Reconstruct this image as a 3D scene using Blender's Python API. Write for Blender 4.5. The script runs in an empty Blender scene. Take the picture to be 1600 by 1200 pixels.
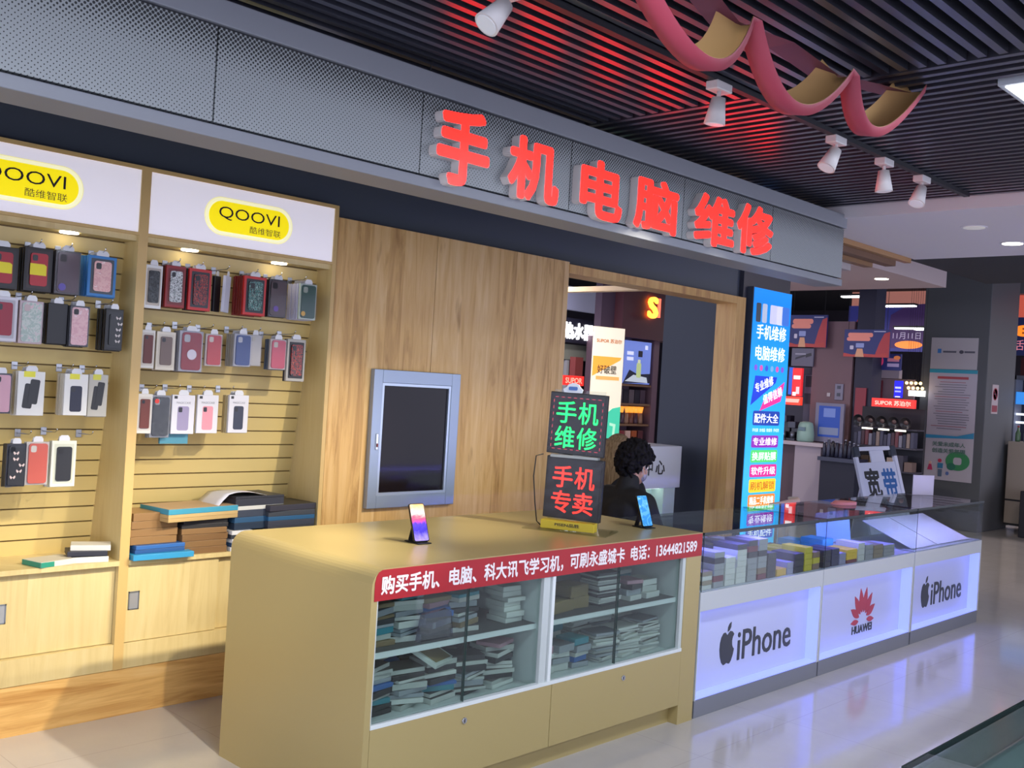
import bpy, bmesh, math, random
from mathutils import Matrix, Vector, Euler

SC = bpy.context.scene
COL = SC.collection
PI = math.pi

# ------------------------------------------------------------------ camera
cam_data = bpy.data.cameras.new('camera')
cam_data.sensor_fit = 'HORIZONTAL'
cam_data.sensor_width = 36.0
cam_data.lens = 36.0 * 1600.4 / 1600.0
cam_data.clip_start = 0.05
cam_data.clip_end = 200
cam = bpy.data.objects.new('camera', cam_data)
COL.objects.link(cam)
_yaw, _pitch, _roll = 0.8027, -0.0015, 0.0605
_f = Vector((math.sin(_yaw) * math.cos(_pitch), math.cos(_yaw) * math.cos(_pitch), math.sin(_pitch)))
_r0 = Vector((math.cos(_yaw), -math.sin(_yaw), 0))
_u0 = _r0.cross(_f)
_r = math.cos(_roll) * _r0 + math.sin(_roll) * _u0
_u = -math.sin(_roll) * _r0 + math.cos(_roll) * _u0
_m = Matrix((( _r.x, _u.x, -_f.x, 0), (_r.y, _u.y, -_f.y, 0), (_r.z, _u.z, -_f.z, 1.65), (0, 0, 0, 1)))
cam.matrix_world = _m
SC.camera = cam

# ------------------------------------------------------------------ world, exposure
world = bpy.data.worlds.new('ambient_fill')
world.use_nodes = True
_wt = world.node_tree
_bg = _wt.nodes['Background']
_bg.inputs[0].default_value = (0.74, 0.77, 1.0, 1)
# added ambient fill: brightest near eye level, to lift the wall under the fascia
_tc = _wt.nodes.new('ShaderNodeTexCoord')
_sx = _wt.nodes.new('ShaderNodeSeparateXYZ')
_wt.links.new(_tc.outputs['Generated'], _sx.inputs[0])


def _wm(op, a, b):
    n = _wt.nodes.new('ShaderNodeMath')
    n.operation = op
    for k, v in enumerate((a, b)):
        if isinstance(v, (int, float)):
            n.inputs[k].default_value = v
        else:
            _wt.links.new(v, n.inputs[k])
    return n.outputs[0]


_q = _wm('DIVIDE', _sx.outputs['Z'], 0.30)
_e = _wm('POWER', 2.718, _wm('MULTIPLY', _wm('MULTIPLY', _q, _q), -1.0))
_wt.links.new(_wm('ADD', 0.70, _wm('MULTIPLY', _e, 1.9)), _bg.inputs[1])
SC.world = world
SC.view_settings.view_transform = 'Standard'
SC.view_settings.look = 'None'
SC.view_settings.exposure = 0.0
SC.view_settings.gamma = 1.0
SC.view_settings.use_curve_mapping = False
SC.cycles.max_bounces = 8
SC.cycles.transparent_max_bounces = 24
SC.cycles.sample_clamp_indirect = 6.0
SC.cycles.caustics_reflective = False
SC.cycles.caustics_refractive = False


def area(name, loc, rot, sx, sy, power, col):
    d = bpy.data.lights.new(name, 'AREA')
    d.shape = 'RECTANGLE'
    d.size, d.size_y = sx, sy
    d.energy = power
    d.color = col
    o = bpy.data.objects.new(name, d)
    o.location = loc
    o.rotation_euler = rot
    COL.objects.link(o)
    return o


def spot(name, loc, target, power, col, angle, blend=0.5, radius=0.03):
    d = bpy.data.lights.new(name, 'SPOT')
    d.energy = power
    d.color = col
    d.spot_size = angle
    d.spot_blend = blend
    d.shadow_soft_size = radius
    o = bpy.data.objects.new(name, d)
    o.location = loc
    v = Vector(target) - Vector(loc)
    o.rotation_euler = v.to_track_quat('-Z', 'Y').to_euler()
    COL.objects.link(o)
    return o


COOL = (0.80, 0.88, 1.0)
WARM = (1.0, 0.90, 0.72)
# ceiling LED panels of the aisle (the fixtures themselves are built further down)
PANELS = [(4.05, 1.03), (1.35, 1.03), (-1.35, 1.03), (1.35, -1.4), (4.05, -1.4), (-1.35, -1.4)]  # only the first is in view; the unseen rest are added along its rows
for _x, _y in PANELS:
    area('panel_light', (_x, _y, 2.775), (0, 0, 0), 0.56, 0.56, 38, COOL)
# fill lights without fixtures, added to brighten the hall behind the shop
for _x, _y, _p in ((9.2, 2.2, 90), (9.3, 8.6, 80), (15.6, 8.4, 80), (16.5, 2.6, 90)):
    area('hall_fill', (_x, _y, 3.25), (0, 0, 0), 1.2, 0.3, _p, (1.0, 0.85, 0.85))
# track spots aimed at the wall cabinets and the timber wall
SPOTS = [(0.55, (0.6, 4.6, 0.5)), (2.06, (2.25, 4.5, 0.35)), (3.18, (1.70, 4.30, 0.20)), (4.10, (2.72, 4.75, 0.50)),
         (4.58, (3.9, 4.53, 0.7)), (5.01, (4.9, 4.5, 0.7))]
SPOT_POWER = [60, 190, 320, 250, 70, 40]
for (_x, _t), _p in zip(SPOTS, SPOT_POWER):
    spot('track_spot_light', (_x, 2.14, 2.60), _t, _p, WARM, math.radians(43), 0.8)


spot('canopy_spot', (11.40, 5.20, 3.08), (11.6, 5.2, 0), 90, (1.0, 0.9, 0.7), math.radians(120), 0.6)
spot('soffit_spot', (6.993, 2.326, 2.735), (6.993, 2.326, 0), 60, (1.0, 0.95, 0.88), math.radians(110), 0.7)


# ------------------------------------------------------------------ colours and materials
def lin(h):
    h = h.lstrip('#')
    out = []
    for i in (0, 2, 4):
        c = int(h[i:i + 2], 16) / 255.0
        out.append(c / 12.92 if c <= 0.04045 else ((c + 0.055) / 1.055) ** 2.4)
    return (out[0], out[1], out[2], 1.0)


_M = {}


def mat(hexcol, rough=0.5, metal=0.0, emit=0.0, spec=0.5, alpha=1.0, emitcol=None):
    key = (hexcol, rough, metal, emit, spec, alpha, emitcol)
    if key in _M:
        return _M[key]
    m = bpy.data.materials.new('mat_' + hexcol.strip('#'))
    m.use_nodes = True
    b = m.node_tree.nodes['Principled BSDF']
    c = lin(hexcol)
    b.inputs['Base Color'].default_value = c
    b.inputs['Roughness'].default_value = rough
    b.inputs['Metallic'].default_value = metal
    b.inputs['Specular IOR Level'].default_value = spec
    b.inputs['Alpha'].default_value = alpha
    if emit:
        b.inputs['Emission Color'].default_value = lin(emitcol) if emitcol else c
        b.inputs['Emission Strength'].default_value = emit
    _M[key] = m
    return m


class NT:
    """small node-tree helper"""
    def __init__(s, name):
        s.m = bpy.data.materials.new(name)
        s.m.use_nodes = True
        s.t = s.m.node_tree
        s.b = s.t.nodes['Principled BSDF']
        s.out = s.t.nodes['Material Output']

    def n(s, typ, **kw):
        nd = s.t.nodes.new(typ)
        for k, v in kw.items():
            setattr(nd, k, v)
        return nd

    def l(s, a, b):
        s.t.links.new(a, b)

    def math(s, op, a, b=None, c=None):
        nd = s.n('ShaderNodeMath', operation=op)
        for i, v in enumerate((a, b, c)):
            if v is None:
                continue
            if isinstance(v, (int, float)):
                nd.inputs[i].default_value = v
            else:
                s.l(v, nd.inputs[i])
        return nd.outputs[0]

    def coord(s, scale=(1, 1, 1), rot=(0, 0, 0), loc=(0, 0, 0)):
        tc = s.n('ShaderNodeTexCoord')
        mp = s.n('ShaderNodeMapping')
        mp.inputs['Scale'].default_value = scale
        mp.inputs['Rotation'].default_value = rot
        mp.inputs['Location'].default_value = loc
        s.l(tc.outputs['Object'], mp.inputs['Vector'])
        return mp.outputs[0]

    def noise(s, vec, scale, detail=3, rough=0.5, dist=0.0):
        nd = s.n('ShaderNodeTexNoise')
        nd.inputs['Scale'].default_value = scale
        nd.inputs['Detail'].default_value = detail
        nd.inputs['Roughness'].default_value = rough
        nd.inputs['Distortion'].default_value = dist
        s.l(vec, nd.inputs['Vector'])
        return nd.outputs['Fac']

    def ramp(s, fac, stops, interp='LINEAR'):
        nd = s.n('ShaderNodeValToRGB')
        cr = nd.color_ramp
        cr.interpolation = interp
        while len(cr.elements) < len(stops):
            cr.elements.new(0.5)
        for e, (p, c) in zip(cr.elements, stops):
            e.position = p
            e.color = lin(c)
        s.l(fac, nd.inputs[0])
        return nd.outputs[0]

    def mix(s, fac, a, b, blend='MIX'):
        nd = s.n('ShaderNodeMix', data_type='RGBA', blend_type=blend)
        for sock, v in ((nd.inputs[0], fac), (nd.inputs[6], a), (nd.inputs[7], b)):
            if isinstance(v, str):
                sock.default_value = lin(v)
            elif isinstance(v, (int, float)):
                sock.default_value = v
            else:
                s.l(v, sock)
        return nd.outputs[2]


def wood(name, along, dark, mid, light, plank, rough=0.45, knots=True):
    """timber laminate: grain runs along the given axis ('x' or 'z'), planks of width `plank` side by side"""
    k = NT(name)
    tc = k.n('ShaderNodeTexCoord')
    sp = k.n('ShaderNodeSeparateXYZ')
    k.l(tc.outputs['Object'], sp.inputs[0])
    if along == 'z':
        u, w = sp.outputs['Z'], k.math('ADD', sp.outputs['X'], sp.outputs['Y'])
    else:
        u, w = sp.outputs['X'], k.math('ADD', sp.outputs['Z'], sp.outputs['Y'])
    pid = k.math('FLOOR', k.math('DIVIDE', w, plank))
    wn = k.n('ShaderNodeTexWhiteNoise', noise_dimensions='1D')
    k.l(pid, wn.inputs['W'])
    cb = k.n('ShaderNodeCombineXYZ')
    k.l(k.math('MULTIPLY', u, 0.9), cb.inputs[0])
    k.l(k.math('MULTIPLY', w, 9.0), cb.inputs[1])
    k.l(k.math('MULTIPLY', wn.outputs['Value'], 37.0), cb.inputs[2])
    g = k.noise(cb.outputs[0], 1.6, 5, 0.6, 1.2)
    cb2 = k.n('ShaderNodeCombineXYZ')
    k.l(k.math('MULTIPLY', u, 1.2), cb2.inputs[0])
    k.l(k.math('MULTIPLY', w, 90.0), cb2.inputs[1])
    k.l(pid, cb2.inputs[2])
    fine = k.noise(cb2.outputs[0], 2.0, 3, 0.6)
    v = k.math('ADD', k.math('MULTIPLY', g, 0.75), k.math('MULTIPLY', fine, 0.12))
    v = k.math('ADD', v, k.math('MULTIPLY', k.math('SUBTRACT', wn.outputs['Value'], 0.5), 0.16))
    col = k.ramp(v, [(0.22, dark), (0.42, mid), (0.62, light), (0.8, mid)])
    if knots:
        cb3 = k.n('ShaderNodeCombineXYZ')
        k.l(k.math('MULTIPLY', u, 3.2), cb3.inputs[0])
        k.l(k.math('MULTIPLY', w, 13.0), cb3.inputs[1])
        k.l(pid, cb3.inputs[2])
        kn = k.noise(cb3.outputs[0], 1.0, 2, 0.5)
        km = k.n('ShaderNodeMapRange')
        km.inputs[1].default_value = 0.66
        km.inputs[2].default_value = 0.78
        k.l(kn, km.inputs[0])
        col = k.mix(k.math('MULTIPLY', km.outputs[0], 0.8), col, dark)
    k.l(col, k.b.inputs['Base Color'])
    k.b.inputs['Roughness'].default_value = rough
    return k.m


def glass(name, tint='#F6FAF9', refl=1.0, rough=0.0):
    """thin sheet glass: clear with a Fresnel reflection"""
    k = NT(name)
    k.t.nodes.remove(k.b)
    tr = k.n('ShaderNodeBsdfTransparent')
    tr.inputs[0].default_value = lin(tint)
    gl = k.n('ShaderNodeBsdfGlossy')
    gl.inputs['Roughness'].default_value = rough
    ge = k.n('ShaderNodeNewGeometry')
    dp = k.n('ShaderNodeVectorMath', operation='DOT_PRODUCT')
    k.l(ge.outputs['Incoming'], dp.inputs[0])
    k.l(ge.outputs['Normal'], dp.inputs[1])
    g1 = k.math('SUBTRACT', 1.0, k.math('ABSOLUTE', dp.outputs['Value']))
    frv = k.math('ADD', 0.04, k.math('MULTIPLY', 0.96, k.math('POWER', g1, 5.0)))
    mx = k.n('ShaderNodeMixShader')
    k.l(k.math('MULTIPLY', frv, refl), mx.inputs[0])
    k.l(tr.outputs[0], mx.inputs[1])
    k.l(gl.outputs[0], mx.inputs[2])
    k.l(mx.outputs[0], k.out.inputs[0])
    return k.m


def blotch(name, stops, scale=30, rough=0.4, dist=1.0, detail=2, emit=0.0, stretch=(1, 1, 1)):
    """printed artwork: a few flat colours in irregular patches"""
    k = NT(name)
    v = k.coord(scale=stretch)
    f = k.noise(v, scale, detail, 0.5, dist)
    c = k.ramp(f, stops, 'CONSTANT')
    k.l(c, k.b.inputs['Base Color'])
    k.b.inputs['Roughness'].default_value = rough
    if emit:
        k.l(c, k.b.inputs['Emission Color'])
        k.b.inputs['Emission Strength'].default_value = emit
    return k.m


# ------------------------------------------------------------------ mesh builder
def rrect(w, h, r, seg=5):
    pts = []
    r = min(r, w / 2 - 1e-5, h / 2 - 1e-5)
    for cx, cy, a0 in ((w / 2 - r, h / 2 - r, 0), (-w / 2 + r, h / 2 - r, PI / 2), (-w / 2 + r, -h / 2 + r, PI), (w / 2 - r, -h / 2 + r, 1.5 * PI)):
        for i in range(seg + 1):
            a = a0 + PI / 2 * i / seg
            pts.append((cx + r * math.cos(a), cy + r * math.sin(a)))
    return pts


def ellipse(w, h, n=24):
    return [(w / 2 * math.cos(2 * PI * i / n), h / 2 * math.sin(2 * PI * i / n)) for i in range(n)]


RX = Matrix.Rotation(PI / 2, 4, 'X')      # a flat shape drawn in x,y now stands up and faces -Y


class MB:
    def __init__(s):
        s.bm = bmesh.new()
        s.mats = []

    def mi(s, m):
        if m not in s.mats:
            s.mats.append(m)
        return s.mats.index(m)

    def _take(s, tmp, m, M=None):
        idx = s.mi(m)
        vs = {}
        for v in tmp.verts:
            co = M @ v.co if M else v.co
            vs[v] = s.bm.verts.new(co)
        for f in tmp.faces:
            try:
                nf = s.bm.faces.new([vs[v] for v in f.verts])
            except ValueError:
                continue
            nf.material_index = idx
            nf.smooth = f.smooth
        tmp.free()
        return s

    def box(s, lo, hi, m, bev=0.0, seg=2, M=None):
        t = bmesh.new()
        bmesh.ops.create_cube(t, size=1.0)
        for v in t.verts:
            v.co = Vector([lo[i] + (v.co[i] + 0.5) * (hi[i] - lo[i]) for i in range(3)])
        if bev:
            bmesh.ops.bevel(t, geom=t.edges[:], offset=bev, segments=seg, profile=0.5, affect='EDGES')
        return s._take(t, m, M)

    def cbox(s, c, d, m, bev=0.0, rot=None, seg=2):
        M = Matrix.Translation(Vector(c))
        if rot is not None:
            M = M @ Euler(rot).to_matrix().to_4x4()
        h = [x / 2 for x in d]
        return s.box([-x for x in h], h, m, bev, seg, M)

    def cyl(s, p0, p1, r0, m, r1=None, seg=16, smooth=True, caps=True):
        p0, p1 = Vector(p0), Vector(p1)
        r1 = r0 if r1 is None else r1
        t = bmesh.new()
        bmesh.ops.create_cone(t, cap_ends=caps, segments=seg, radius1=max(r0, 1e-5), radius2=max(r1, 1e-5), depth=(p1 - p0).length)
        for f in t.faces:
            f.smooth = smooth and len(f.verts) == 4
        q = (p1 - p0).to_track_quat('Z', 'Y').to_matrix().to_4x4()
        return s._take(t, m, Matrix.Translation((p0 + p1) / 2) @ q)

    def tube(s, pts, r, m, seg=8):
        pts = [Vector(p) for p in pts]
        t = bmesh.new()
        rings = []
        up = None
        for i, p in enumerate(pts):
            a = pts[max(i - 1, 0)]
            b = pts[min(i + 1, len(pts) - 1)]
            d = (b - a).normalized()
            if up is None:
                up = Vector((0, 0, 1)) if abs(d.z) < 0.9 else Vector((1, 0, 0))
            sd = d.cross(up).normalized()
            up = sd.cross(d).normalized()
            rr = r[i] if isinstance(r, (list, tuple)) else r
            rings.append([t.verts.new(p + rr * (math.cos(2 * PI * j / seg) * sd + math.sin(2 * PI * j / seg) * up)) for j in range(seg)])
        for a, b in zip(rings, rings[1:]):
            for j in range(seg):
                f = t.faces.new((a[j], a[(j + 1) % seg], b[(j + 1) % seg], b[j]))
                f.smooth = True
        t.faces.new(list(reversed(rings[0])))
        t.faces.new(rings[-1])
        return s._take(t, m)

    def lathe(s, prof, m, seg=20, M=None, smooth=True):
        t = bmesh.new()
        rings = []
        for r, z in prof:
            r = max(r, 1e-4)
            rings.append([t.verts.new((r * math.cos(2 * PI * j / seg), r * math.sin(2 * PI * j / seg), z)) for j in range(seg)])
        for a, b in zip(rings, rings[1:]):
            for j in range(seg):
                f = t.faces.new((a[j], a[(j + 1) % seg], b[(j + 1) % seg], b[j]))
                f.smooth = smooth
        t.faces.new(list(reversed(rings[0])))
        t.faces.new(rings[-1])
        return s._take(t, m, M)

    def ball(s, c, rad, m, seg=16, M=None):
        t = bmesh.new()
        bmesh.ops.create_uvsphere(t, u_segments=seg, v_segments=seg // 2 + 2, radius=1.0)
        rad = (rad, rad, rad) if isinstance(rad, (int, float)) else rad
        for f in t.faces:
            f.smooth = True
        MM = Matrix.Translation(Vector(c)) @ (M or Matrix()) @ Matrix.Diagonal((rad[0], rad[1], rad[2], 1))
        return s._take(t, m, MM)

    def prism(s, poly, d, m, M=None, smooth=False):
        """flat outline in x,y raised by d along +z"""
        t = bmesh.new()
        a = [t.verts.new((p[0], p[1], 0)) for p in poly]
        b = [t.verts.new((p[0], p[1], d)) for p in poly]
        n = len(poly)
        t.faces.new(list(reversed(a)))
        t.faces.new(b)
        for i in range(n):
            f = t.faces.new((a[i], a[(i + 1) % n], b[(i + 1) % n], b[i]))
            f.smooth = smooth
        bmesh.ops.recalc_face_normals(t, faces=t.faces[:])
        return s._take(t, m, M)

    def front(s, poly, x, y, z, d, m):
        """flat outline standing up, facing -Y, its back at y, thickness d towards the viewer"""
        return s.prism(poly, d, m, Matrix.Translation((x, y, z)) @ RX)

    def build(s, name, parent=None, loc=None, rot=None):
        me = bpy.data.meshes.new(name)
        bmesh.ops.recalc_face_normals(s.bm, faces=s.bm.faces[:])
        s.bm.to_mesh(me)
        s.bm.free()
        for m in s.mats:
            me.materials.append(m)
        o = bpy.data.objects.new(name, me)
        COL.objects.link(o)
        if loc is not None:
            o.location = loc
        if rot is not None:
            o.rotation_euler = rot
        if parent is not None:
            o.parent = parent
        return o


def tag(o, label, cat, group=None, kind=None):
    if label:
        o['label'] = label
    if cat:
        o['category'] = cat
    if group:
        o['group'] = group
    if kind:
        o['kind'] = kind
    return o


def thing(name, label, cat, loc=(0, 0, 0), rz=0.0, group=None, rot=None):
    o = bpy.data.objects.new(name, None)
    o.empty_display_size = 0.05
    COL.objects.link(o)
    o.location = loc
    o.rotation_euler = rot if rot is not None else (0, 0, rz)
    return tag(o, label, cat, group)


def struct(name, mb, label, cat):
    return tag(mb.build(name), label, cat, None, 'structure')


_KIDS = {}


def copy_tree(o, parent=None):
    c = o.copy()
    COL.objects.link(c)
    if parent is not None:
        c.parent = parent
    for ch in list(o.children):
        copy_tree(ch, c)
    return c


_TXT = {}


def text_mesh(body, bold=0.0, depth=0.0):
    key = (body, bold, depth)
    if key in _TXT:
        return _TXT[key]
    cu = bpy.data.curves.new('text_tmp', 'FONT')
    cu.body = body
    cu.size = 1.0
    cu.offset = bold
    cu.extrude = 0.0
    cu.resolution_u = 3
    cu.align_x = 'CENTER'
    cu.space_line = 1.0
    o = bpy.data.objects.new('text_tmp', cu)
    COL.objects.link(o)
    bpy.context.view_layer.update()
    dg = bpy.context.evaluated_depsgraph_get()
    me = bpy.data.meshes.new_from_object(o.evaluated_get(dg))
    bpy.data.objects.remove(o)
    bpy.data.curves.remove(cu)
    xs = [v.co.x for v in me.vertices]
    ys = [v.co.y for v in me.vertices]
    cx, cy = (max(xs) + min(xs)) / 2, (max(ys) + min(ys)) / 2
    verts = [(v.co.x - cx, v.co.y - cy) for v in me.vertices]
    faces = [list(p.vertices) for p in me.polygons]
    W, H = max(xs) - min(xs), max(ys) - min(ys)
    bpy.data.meshes.remove(me)
    _TXT[key] = (verts, faces, W, H)
    return _TXT[key]


def txt(body, parent, loc, w, h, m, rot=(PI / 2, 0, 0), bold=0.0, depth=0.001, name='lettering', side=None, sub=None):
    """lettering as thin solid letters; fitted into w x h (w=None keeps the proportions)"""
    verts, faces, W, H = text_mesh(body, 0.0)
    W, H = W + 2 * bold, H + 2 * bold
    sy = h / H if h else w / W
    sx = w / W if w else sy
    edges = {}
    for f in faces:
        for i in range(len(f)):
            a, b = f[i], f[(i + 1) % len(f)]
            edges[(a, b)] = edges.get((a, b), 0) + 1
    rim = [e for e in edges if (e[1], e[0]) not in edges]
    bm = bmesh.new()
    # a heavier weight is the same outline swept round a small circle
    offs = [(0.0, 0.0)] + ([(bold * math.cos(k * PI / 4), bold * math.sin(k * PI / 4)) for k in range(8)] if bold else [])
    for k_, (ox, oy) in enumerate(offs):
        fv = [bm.verts.new(((x + ox) * sx, (y + oy) * sy, depth + 0.00006 * k_)) for x, y in verts]
        for f in faces:
            try:
                bm.faces.new([fv[i] for i in f])
            except ValueError:
                pass
        if depth > 0.0015:
            bv = [bm.verts.new(((x + ox) * sx, (y + oy) * sy, 0)) for x, y in verts]
            for (a, b) in rim:
                try:
                    f = bm.faces.new((fv[a], bv[a], bv[b], fv[b]))
                    f.material_index = 1 if side else 0
                except ValueError:
                    pass
    me = bpy.data.meshes.new(name)
    bm.to_mesh(me)
    bm.free()
    me.materials.append(m)
    if side:
        me.materials.append(side)
    o = bpy.data.objects.new(name, me)
    COL.objects.link(o)
    o.location = loc
    o.rotation_euler = rot
    if parent is not None:
        o.parent = parent
    return o


FACE_L = -PI / 2      # turns a thing built facing -Y so that it faces -X
# ================================================================== SETTING
CREAM = mat('#AF9C68', 0.32)
CREAM2 = mat('#CDB582', 0.42)
WHITE = mat('#E4E4E6', 0.4)
NAVY = mat('#414853', 0.7)
DARK = mat('#17181D', 0.6)
BLACK = mat('#0B0C0F', 0.5)
CHROME = mat('#C9CCD2', 0.18, 1.0)
ALU = mat('#9FA6B2', 0.35, 0.8)
GLASS = glass('clear_glass')
GLASS_D = glass('cabinet_glass', '#EDF4F2')
WOODV = wood('timber_laminate', 'z', '#9E743C', '#D0A666', '#DEBB82', 0.115, 0.5)
WOODH = wood('timber_plank', 'x', '#B5803F', '#DDB06A', '#EBC98C', 0.2, 0.45)
MAPLE = wood('maple_board', 'z', '#BFA873', '#CDB882', '#D3C08C', 0.35, 0.45, knots=False)
CASING = wood('timber_casing', 'z', '#A87540', '#CC9E5A', '#DAB06C', 0.2, 0.45, knots=False)


def floor_mat():
    k = NT('polished_floor_tiles')
    tc = k.n('ShaderNodeTexCoord')
    sp = k.n('ShaderNodeSeparateXYZ')
    k.l(tc.outputs['Object'], sp.inputs[0])
    fx = k.math('FRACT', k.math('DIVIDE', k.math('SUBTRACT', sp.outputs['X'], 2.425 - 8.0), 0.8))
    fy = k.math('FRACT', k.math('DIVIDE', k.math('SUBTRACT', sp.outputs['Y'], 0.15 - 8.0), 0.8))
    jx = k.math('LESS_THAN', fx, 0.005)
    jy = k.math('LESS_THAN', fy, 0.005)
    j = k.math('MAXIMUM', jx, jy)
    v = k.coord()
    nz = k.noise(v, 2.5, 4, 0.6, 0.5)
    base = k.mix(nz, '#B7B2B0', '#C9C4C1')
    col = k.mix(k.math('MULTIPLY', j, 0.35), base, '#8F8A88')
    k.l(col, k.b.inputs['Base Color'])
    k.b.inputs['Roughness'].default_value = 0.09
    k.b.inputs['Specular IOR Level'].default_value = 0.6
    return k.m


m = MB()
m.box((-2.0, -1.4, -0.1), (24, 16, 0), floor_mat())
struct('floor', m, 'pale polished tile floor of the shopping hall', 'floor')

# slatted ceiling: dark deck with slats in two directions
SLAT = mat('#6E707E', 0.30, 0.85, spec=0.7)
DECK = mat('#191B22', 0.8)
m = MB()
m.box((-3, -2.6, 2.93), (5.72, 4.62, 3.0), DECK)
y = -2.5
PX = [(p[0], p[1]) for p in PANELS]


def cut_ranges(lo, hi, cuts):
    out = [(lo, hi)]
    for a, b in cuts:
        nxt = []
        for l, h in out:
            if b <= l or a >= h:
                nxt.append((l, h))
            else:
                if a > l:
                    nxt.append((l, a))
                if b < h:
                    nxt.append((b, h))
        out = nxt
    return out


while y < 4.55:
    cuts = [(px - 0.305, px + 0.305) for px, py in PX if abs(y + 0.014 - py) < 0.32]
    for a, b in cut_ranges(-3.0, 3.45, cuts):
        m.box((a, y, 2.81), (b, y + 0.028, 2.86), SLAT)
    y += 0.066
x = 3.465
while x < 5.70:
    cuts = [(py - 0.305, py + 0.305) for px, py in PX if abs(x + 0.014 - px) < 0.32]
    for a, b in cut_ranges(-2.5, 4.55, cuts):
        m.box((x, a, 2.81), (x + 0.028, b, 2.86), SLAT)
    x += 0.0705
struct('ceiling', m, 'dark slatted ceiling with slats running in two directions', 'ceiling')

# upper dark wall above cabinets and timber wall
m = MB()
m.box((-2, 4.6, 2.54), (3.285, 4.68, 2.93), NAVY)
m.box((3.285, 4.6, 2.48), (8.18, 4.68, 2.93), NAVY)
m.box((-2, 4.96, 0), (3.28, 5.04, 2.93), NAVY)
struct('wall_back', m, 'dark navy wall band above the cabinets and timber wall', 'wall')

# timber wall with its opening
m = MB()
m.box((3.278, 4.53, 0), (3.991, 4.70, 2.48), WOODV)
m.box((3.995, 4.53, 0), (5.175, 4.70, 2.48), WOODV)
struct('wall_timber', m, 'timber laminate wall to the right of the display cabinets', 'wall')

m = MB()
m.box((5.175, 4.525, 2.405), (7.405, 4.72, 2.465), CASING)
m.box((7.27, 4.525, 0), (7.405, 4.72, 2.405), CASING)
struct('trim_1', m, 'timber casing around the opening beside the timber wall', 'trim')

m = MB()
m.box((7.31, 4.72, 0), (7.40, 5.27, 2.55), mat('#2E333F', 0.55))
m.box((7.41, 4.56, 0), (8.18, 5.27, 2.93), mat('#2B2C38', 0.55))
struct('wall_right', m, 'dark grey pillar between the opening and the hall', 'wall')

# timber step board below the cabinets
m = MB()
m.box((-1.0, 4.535, 0), (3.278, 4.60, 0.215), WOODH)
struct('baseboard_back', m, 'knotty timber base board under the display cabinets', 'baseboard')

# white dropped ceiling strip to the right of the slats
m = MB()
SOFF = mat('#DDD6DA', 0.6)
m.box((5.72, -5, 2.748), (7.55, 3.2, 2.93), SOFF)
m.box((5.72, -5, 2.93), (5.80, 3.2, 3.2), SOFF)
struct('ceiling_soffit', m, 'white dropped ceiling strip at the end of the slatted ceiling', 'ceiling')
BROWN = mat('#6E4E38', 0.5)
m = MB()
m.box((5.76, 3.202, 2.715), (7.50, 3.25, 2.76), mat('#A67C50', 0.35))
m.box((5.76, 3.252, 2.675), (7.35, 3.33, 2.74), BROWN)
m.box((5.76, 3.335, 2.645), (7.15, 3.40, 2.70), mat('#8C6744', 0.4))
m.box((5.76, 3.405, 2.60), (6.95, 3.48, 2.66), mat('#A9A2A4', 0.5))
struct('trim_2', m, 'brown stepped edge along the white dropped ceiling', 'trim')

# hall beyond: high dark ceiling, far walls
m = MB()
m.box((5.72, -6, 3.75), (24, 16, 3.85), mat('#1A1D27', 0.8))
m.box((7.55, -5, 3.3), (7.62, 3.2, 3.75), mat('#1A1D27', 0.8))
m.box((7.55, -5, 2.80), (9.6, 3.4, 2.86), mat('#20232D', 0.7))
struct('ceiling_hall', m, 'dark high ceiling of the hall beyond', 'ceiling')
m = MB()
m.box((22, -6, 0), (22.2, 16, 3.75), mat('#2A2530', 0.7))
m.box((5, 15.5, 0), (22, 15.7, 3.75), mat('#2C2733', 0.7))
struct('wall_far', m, 'dark far walls of the hall beyond', 'wall')

# ================================================================== SIGN FASCIA
def perforated():
    k = NT('perforated_metal')
    tc = k.n('ShaderNodeTexCoord')
    sp = k.n('ShaderNodeSeparateXYZ')
    k.l(tc.outputs['Object'], sp.inputs[0])
    p = 0.0165
    ds = []
    for off in (0.0, 0.5):
        a = k.math('SUBTRACT', k.math('FRACT', k.math('ADD', k.math('DIVIDE', sp.outputs['X'], p), off)), 0.5)
        b = k.math('SUBTRACT', k.math('FRACT', k.math('ADD', k.math('DIVIDE', sp.outputs['Z'], p), off)), 0.5)
        ds.append(k.math('ADD', k.math('MULTIPLY', a, a), k.math('MULTIPLY', b, b)))
    d = k.math('SQRT', k.math('MINIMUM', ds[0], ds[1]))
    mr = k.n('ShaderNodeMapRange')
    mr.inputs[1].default_value = 2.555
    mr.inputs[2].default_value = 2.66
    mr.inputs[3].default_value = 0.12
    mr.inputs[4].default_value = 0.30
    k.l(sp.outputs['Z'], mr.inputs[0])
    hole = k.math('LESS_THAN', d, mr.outputs[0])
    k.l(k.mix(hole, '#94999B', '#1E2024'), k.b.inputs['Base Color'])
    k.b.inputs['Roughness'].default_value = 0.45
    k.b.inputs['Metallic'].default_value = 0.0
    return k.m


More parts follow.
